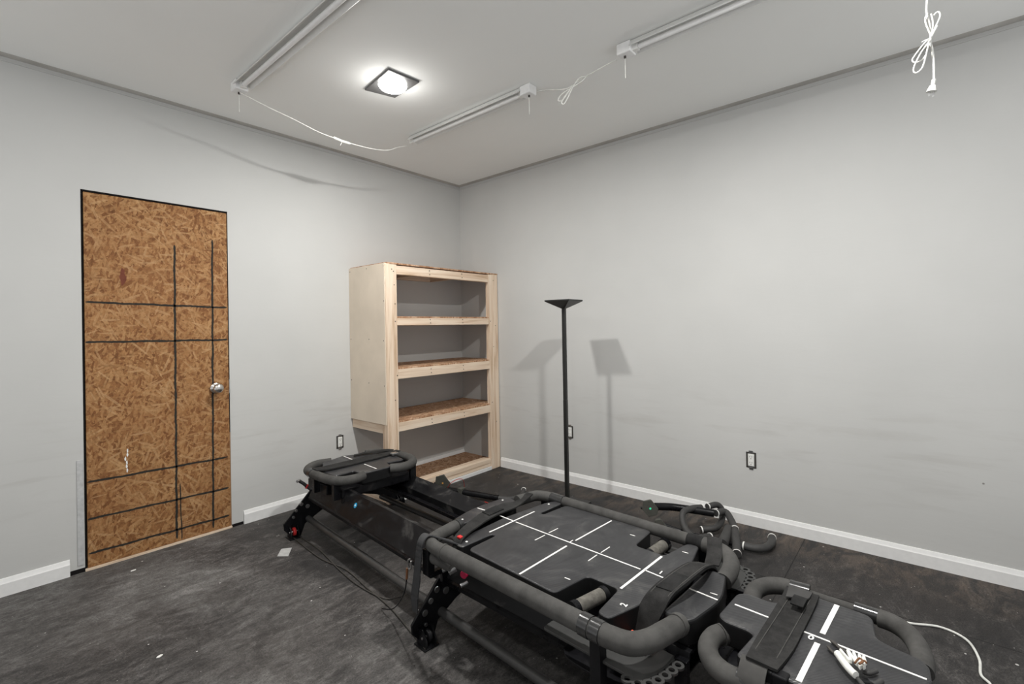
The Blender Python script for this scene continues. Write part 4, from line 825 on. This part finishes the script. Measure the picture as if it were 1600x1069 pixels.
sd = es(mribbon('safety_strap', [(.128,2.640,.430),(.24,2.632,.426),(.36,2.628,.426),(.47,2.624,.426),(.555,2.620,.430)], [(.128,2.712,.430),(.24,2.718,.426),(.36,2.715,.426),(.47,2.712,.426),(.560,2.708,.430)], .007, 'web', n=4))
es(mribbon('strap_wrap', [(.138,2.628,.428),(.115,2.628,.412),(.098,2.628,.385),(.098,2.628,.345)], [(.138,2.690,.428),(.115,2.690,.412),(.098,2.690,.385),(.098,2.690,.345)], .004, speck('strap_grey',(.06,.058,.055),.9), sd))
for t in (2.648, 2.698): mtube('seam', [(.15,t,.4305),(.35,t-.003,.4303),(.54,t-.006,.4305)], .0013, 'foam', sd, 6)
es(mribbon('strap_tail', [(.560,2.625,.434),(.520,2.632,.437),(.470,2.640,.440)], [(.560,2.690,.434),(.520,2.692,.437),(.500,2.690,.439)], .004, speck('strap_grey2',(.045,.044,.043),.9), sd, 3))
es(mribbon('hook_patch', [(.500,2.655,.440),(.455,2.660,.449),(.430,2.662,.446)], [(.500,2.690,.440),(.455,2.695,.449),(.430,2.695,.446)], .004, 'web2', sd, 4))
mbox('buckle', .118, .150, 2.700, 2.735, .40, .425, 'black', sd, .004)

# ------------------------------------------------------------------ cord bundle lying on the near cushion
cb = thing('cable_bundle', 'white bundle of coiled cable ends with black leads on the near cushion', 'cable', (-1.897,-.446,0), RZ)
def bt(name, key, r, mat, seg=8, sm=5, dz=0, parent=cb): return tubeo(name, catmull([T_(p[0],p[1],p[2]+dz) for p in EXT[key]], sm), r, mat, parent, seg)
bt('cable_sleeve', 'w_sleeve', .0085, 'ivory', 12)
for i, d in enumerate((0, .004)): bt('coiled_cable', 'w_wrap', .0032, 'ivory', dz=d)
bt('brown_wire', 'w_knot', .0022, 'brown')
for k in ('w_b1','w_b2','w_b3'): bt('cable_tip', k, .0038, 'box', dz=-.006)
bt('cable_lead', 'w_b4', .0055, 'rubber', dz=-.004); bt('cable_lead', 'w_b5', .0050, 'rubber', dz=-.004); bt('cable_lead', 'w_b6', .0065, 'rubber', dz=-.004)

# ------------------------------------------------------------------ loose padded handle bars on the floor
def head_block(parent, c, ang, dot, size=.036, tilt=.5, mat='black'):
    R = Matrix.Translation(c) @ Matrix.Rotation(ang, 4, 'Z') @ Matrix.Rotation(tilt, 4, 'X')
    bm = bmesh.new(); vs = []
    oc = [(math.cos(PI/4*k+PI/8)*size*1.0, math.sin(PI/4*k+PI/8)*size*1.15) for k in range(8)]
    prism(bm, [(size,0),(size*.15,size*1.1),(-size*.85,size*.9),(-size,-size*.2),(-size*.2,-size*1.1),(size*.8,-size*.8)], -.004, .004, lambda x, z, y: tuple(R @ Vector((x, y-.03, z))))
    prism(bm, [(size*.7,-.01),(size*.1,size*.8),(-size*.6,size*.6),(-size*.7,-size*.2),(-size*.1,-size*.8),(size*.5,-size*.6)], -.02, .022, lambda x, z, y: tuple(R @ Vector((x, y, z))))
    b = child_at(finish('pivot_block', bm, 'grayplate', parent, bevel=.002), parent)
    cylo('indicator_dot', R @ Vector((0,-.035,0)), R.to_3x3() @ Vector((0,1,0)), .006, .004, dot, b, 14, None)
    cylo('pivot_pin', R @ Vector((-size*.9,-.02,-.005)), R.to_3x3() @ Vector((1,0,0)), .007, .03, 'black', b, 12, None)
    return b
def wt(name, pts, r, mat, parent, sm=6, seg=16): return child_at(tubeo(name, catmull(pts, sm), r, mat, parent, seg), parent)
def ring(p, q, r, parent, mat='tape'):
    p, q = Vector(p), Vector(q); d = (q-p).normalized()*.0035
    return child_at(tubeo('end_ring', [p+d*.4, p+d*2.4], r, mat, parent, 16), parent)
E = EXT
def hbar(name, label, c): return thing(name, label, 'handle bar', c, 0)
ba = hbar('handle_bar', 'black handle bar with curved foam arms and green-dotted pivot, on top of the pile', (-.35,-2.3,0))
head_block(ba, (-.445,-2.138,.142), math.radians(-62), 'green', .048, 0)
wt('bar_tube', [(-.42,-2.160,.140),(-.350,-2.24,.134),(-.295,-2.36,.126),(-.262,-2.465,.122)], .0225, 'black', ba)
wt('foam_arm', E['barA_h1'][:4], .020, 'rubber', ba); wt('foam_arm', [E['barA_h1'][3]]+[(-.36,-2.612,.055),(-.44,-2.640,.040),(-.520,-2.664,.030)], lambda t: .021+.002*t, 'rubber', ba)
wt('foam_arm', E['barA_h2'], .0185, 'rubber', ba); wt('foam_arm', E['barA_h3'], .0185, 'rubber', ba)
for a, b, r in ((E['barA_h1'][0],E['barA_h1'][1],.0215),(E['barA_h1'][3],E['barA_h1'][4],.0225),((-.520,-2.664,.030),(-.44,-2.640,.040),.0235),(E['barA_h2'][0],E['barA_h2'][1],.0205),(E['barA_h2'][-1],E['barA_h2'][-2],.0205),(E['barA_h3'][0],E['barA_h3'][1],.0205),(E['barA_h3'][-1],E['barA_h3'][-2],.0205)): ring(a, b, r, ba)
bb = hbar('handle_bar', 'black handle bar with a red-dotted pivot, lowest of the pile by the right wall', (-.42,-2.5,0))
head_block(bb, (-.480,-2.215,.066), math.radians(-60), 'redled', .036, 0)
wt('bar_tube', [(-.465,-2.232,.060),(-.43,-2.35,.032),(-.405,-2.52,.026),(-.392,-2.658,.026)], .0125, 'black', bb)
wt('foam_arm', [(-.392,-2.655,.028),(-.385,-2.72,.028),(-.345,-2.762,.028),(-.264,-2.775,.028),(-.180,-2.762,.030)], .0205, 'rubber', bb)
wt('foam_arm', [(-.300,-2.560,.070),(-.375,-2.568,.055),(-.470,-2.575,.040)], lambda t: .024+.006*t, 'rubber', bb)
ring((-.391,-2.66,.028), (-.39,-2.7,.028), .0225, bb); ring((-.180,-2.762,.030), (-.23,-2.77,.03), .0225, bb)
bc = hbar('handle_bar', 'black handle bar with an orange-dotted pivot and curved end, behind the machine near the bookshelf', (-.75,-.9,0))
head_block(bc, (-.825,-.640,.105), math.radians(-48), 'yel', .058, .15)
wt('bar_tube', [(-.830,-.690,.052),(-.748,-.923,.042),(-.690,-1.085,.034)], .0215, 'black', bc)
wt('foam_arm', [(-.690,-1.085,.034),(-.640,-1.150,.028),(-.560,-1.172,.026),(-.490,-1.150,.028),(-.438,-1.118,.036)], .0165, 'rubber', bc)
ring((-.690,-1.085,.034), (-.70,-1.05,.034), .021, bc); ring((-.438,-1.118,.036), (-.46,-1.13,.034), .0185, bc)
child_at(boxo('clamp', (-.815,-.825,.0), (-.765,-.785,.078), 'grayplate', bc), bc)
wt('red_wire', [(-.835,-.700,.07),(-.838,-.745,.115),(-.80,-.775,.138),(-.735,-.765,.115),(-.700,-.740,.05),(-.690,-.735,.004)], .0022, 'redwire', bc, 6, 6)
wt('red_wire', [(-.80,-1.06,.004),(-.76,-1.05,.008),(-.745,-1.00,.004)], .003, 'redwire', bc, 5, 6)
wt('red_wire', [(-.73,-1.22,.004),(-.69,-1.20,.012),(-.66,-1.13,.006)], .003, 'redwire', bc, 5, 6)

# ------------------------------------------------------------------ small things on the floor
cord('power_cord', 'grey-white power cord curving over the dark floor at the lower right', [(-.735,-3.20,.006),(-.690,-3.30,.006),(-.660,-3.39,.006),(-.620,-3.478,.006),(-.660,-3.553,.006),(-.777,-3.581,.006),(-.884,-3.579,.006),(-.93,-3.60,.006),(-1.02,-3.60,.006)], .0045)
pcs = E['pcords']
for p_ in pcs: child_at(tubeo('pull_cord', catmull(p_, 8), .0028, 'box', mach, 8), mach)
bm = bmesh.new(); g = [(-2.070,-.652),(-2.015,-.578),(-1.968,-.610),(-2.030,-.700)]
prism(bm, g, .0008, .0022); tag(finish('paper_scrap', bm, 'paper'), 'small grey square scrap lying on the floor beside the machine foot', 'scrap')
for k, (lab, c, a) in enumerate((('white chip of debris on the floor in front of the OSB door', (-2.63,-.20), .5), ('white chip of debris on the floor near the bottom edge of the photo', (-2.73,-1.14), 1.2))):
    bm = bmesh.new(); prism(bm, [(c[0]+math.cos(a+q)*rr, c[1]+math.sin(a+q)*rr*.6) for q, rr in ((0,.014),(1.1,.010),(2.2,.012),(3.3,.015),(4.4,.009),(5.3,.012))], .0005, .004)
    tag(finish('debris_chip', bm, 'tape', bevel=.001), lab, 'debris')

# ------------------------------------------------------------------ lights
def disc(name, loc, w, size=.10, energy=None):
    l = bpy.data.lights.new(name, 'AREA'); l.shape = 'DISK'; l.size = size; l.energy = w; l.color = (1,.985,.955)
    o = bpy.data.objects.new(name, l); COL.objects.link(o); o.location = loc; return o
disc('ceiling_lamp_glow', (-1.635,-1.205,H-.050), LP[0])
l = bpy.data.lights.new('dome_halo', 'POINT'); l.energy = 1.7; l.shadow_soft_size = .04; l.color = (1,.985,.955)
o = bpy.data.objects.new('dome_halo', l); COL.objects.link(o); o.location = (-1.640,-1.205,H-.115)
disc('ceiling_lamp_glow', (-1.65,-3.02,H-.030), LP[1])
disc('ceiling_lamp_glow', (-3.75,-1.40,H-.030), LP[2])
disc('ceiling_lamp_glow', (-3.75,-3.20,H-.030), LP[3])
w = bpy.data.worlds.new('world'); bpy.context.scene.world = w; w.use_nodes = True
nt = w.node_tree; bg = nt.nodes['Background']; tc = nt.nodes.new('ShaderNodeTexCoord'); sx = nt.nodes.new('ShaderNodeSeparateXYZ'); mr = nt.nodes.new('ShaderNodeMapRange')
nt.links.new(tc.outputs['Generated'], sx.inputs[0]); nt.links.new(sx.outputs['Z'], mr.inputs[0])
mr.inputs[1].default_value = -.35; mr.inputs[2].default_value = .30; mr.inputs[3].default_value = 1.9*WS; mr.inputs[4].default_value = .55*WS  # brighter below the horizon, added to fill the ceiling and upper walls
bg.inputs[0].default_value = (.985,.99,1,1); nt.links.new(mr.outputs[0], bg.inputs[1])

# ------------------------------------------------------------------ camera
f, yaw, pitch, roll, cx_, cy_, cz_, px_, py_ = CAM
fw = Vector((math.cos(yaw)*math.cos(pitch), math.sin(yaw)*math.cos(pitch), -math.sin(pitch)))
r0 = Vector((math.sin(yaw), -math.cos(yaw), 0)); u0 = r0.cross(fw)
r = r0*math.cos(roll)+u0*math.sin(roll); u = -r0*math.sin(roll)+u0*math.cos(roll)
cam = bpy.data.cameras.new('camera'); co = bpy.data.objects.new('camera', cam); COL.objects.link(co)
co.matrix_world = Matrix(((r.x,u.x,-fw.x,cx_),(r.y,u.y,-fw.y,cy_),(r.z,u.z,-fw.z,cz_),(0,0,0,1)))
cam.sensor_width = 36; cam.lens = f/1600*36; cam.shift_x = (800-px_)/1600; cam.shift_y = (py_-534.5)/1600; cam.clip_start = .02
sc_ = bpy.context.scene; sc_.camera = co
sc_.view_settings.view_transform = 'Standard'; sc_.view_settings.look = 'None'; sc_.view_settings.exposure = 0; sc_.view_settings.gamma = 1
sc_.cycles.max_bounces = 8; sc_.cycles.diffuse_bounces = 5
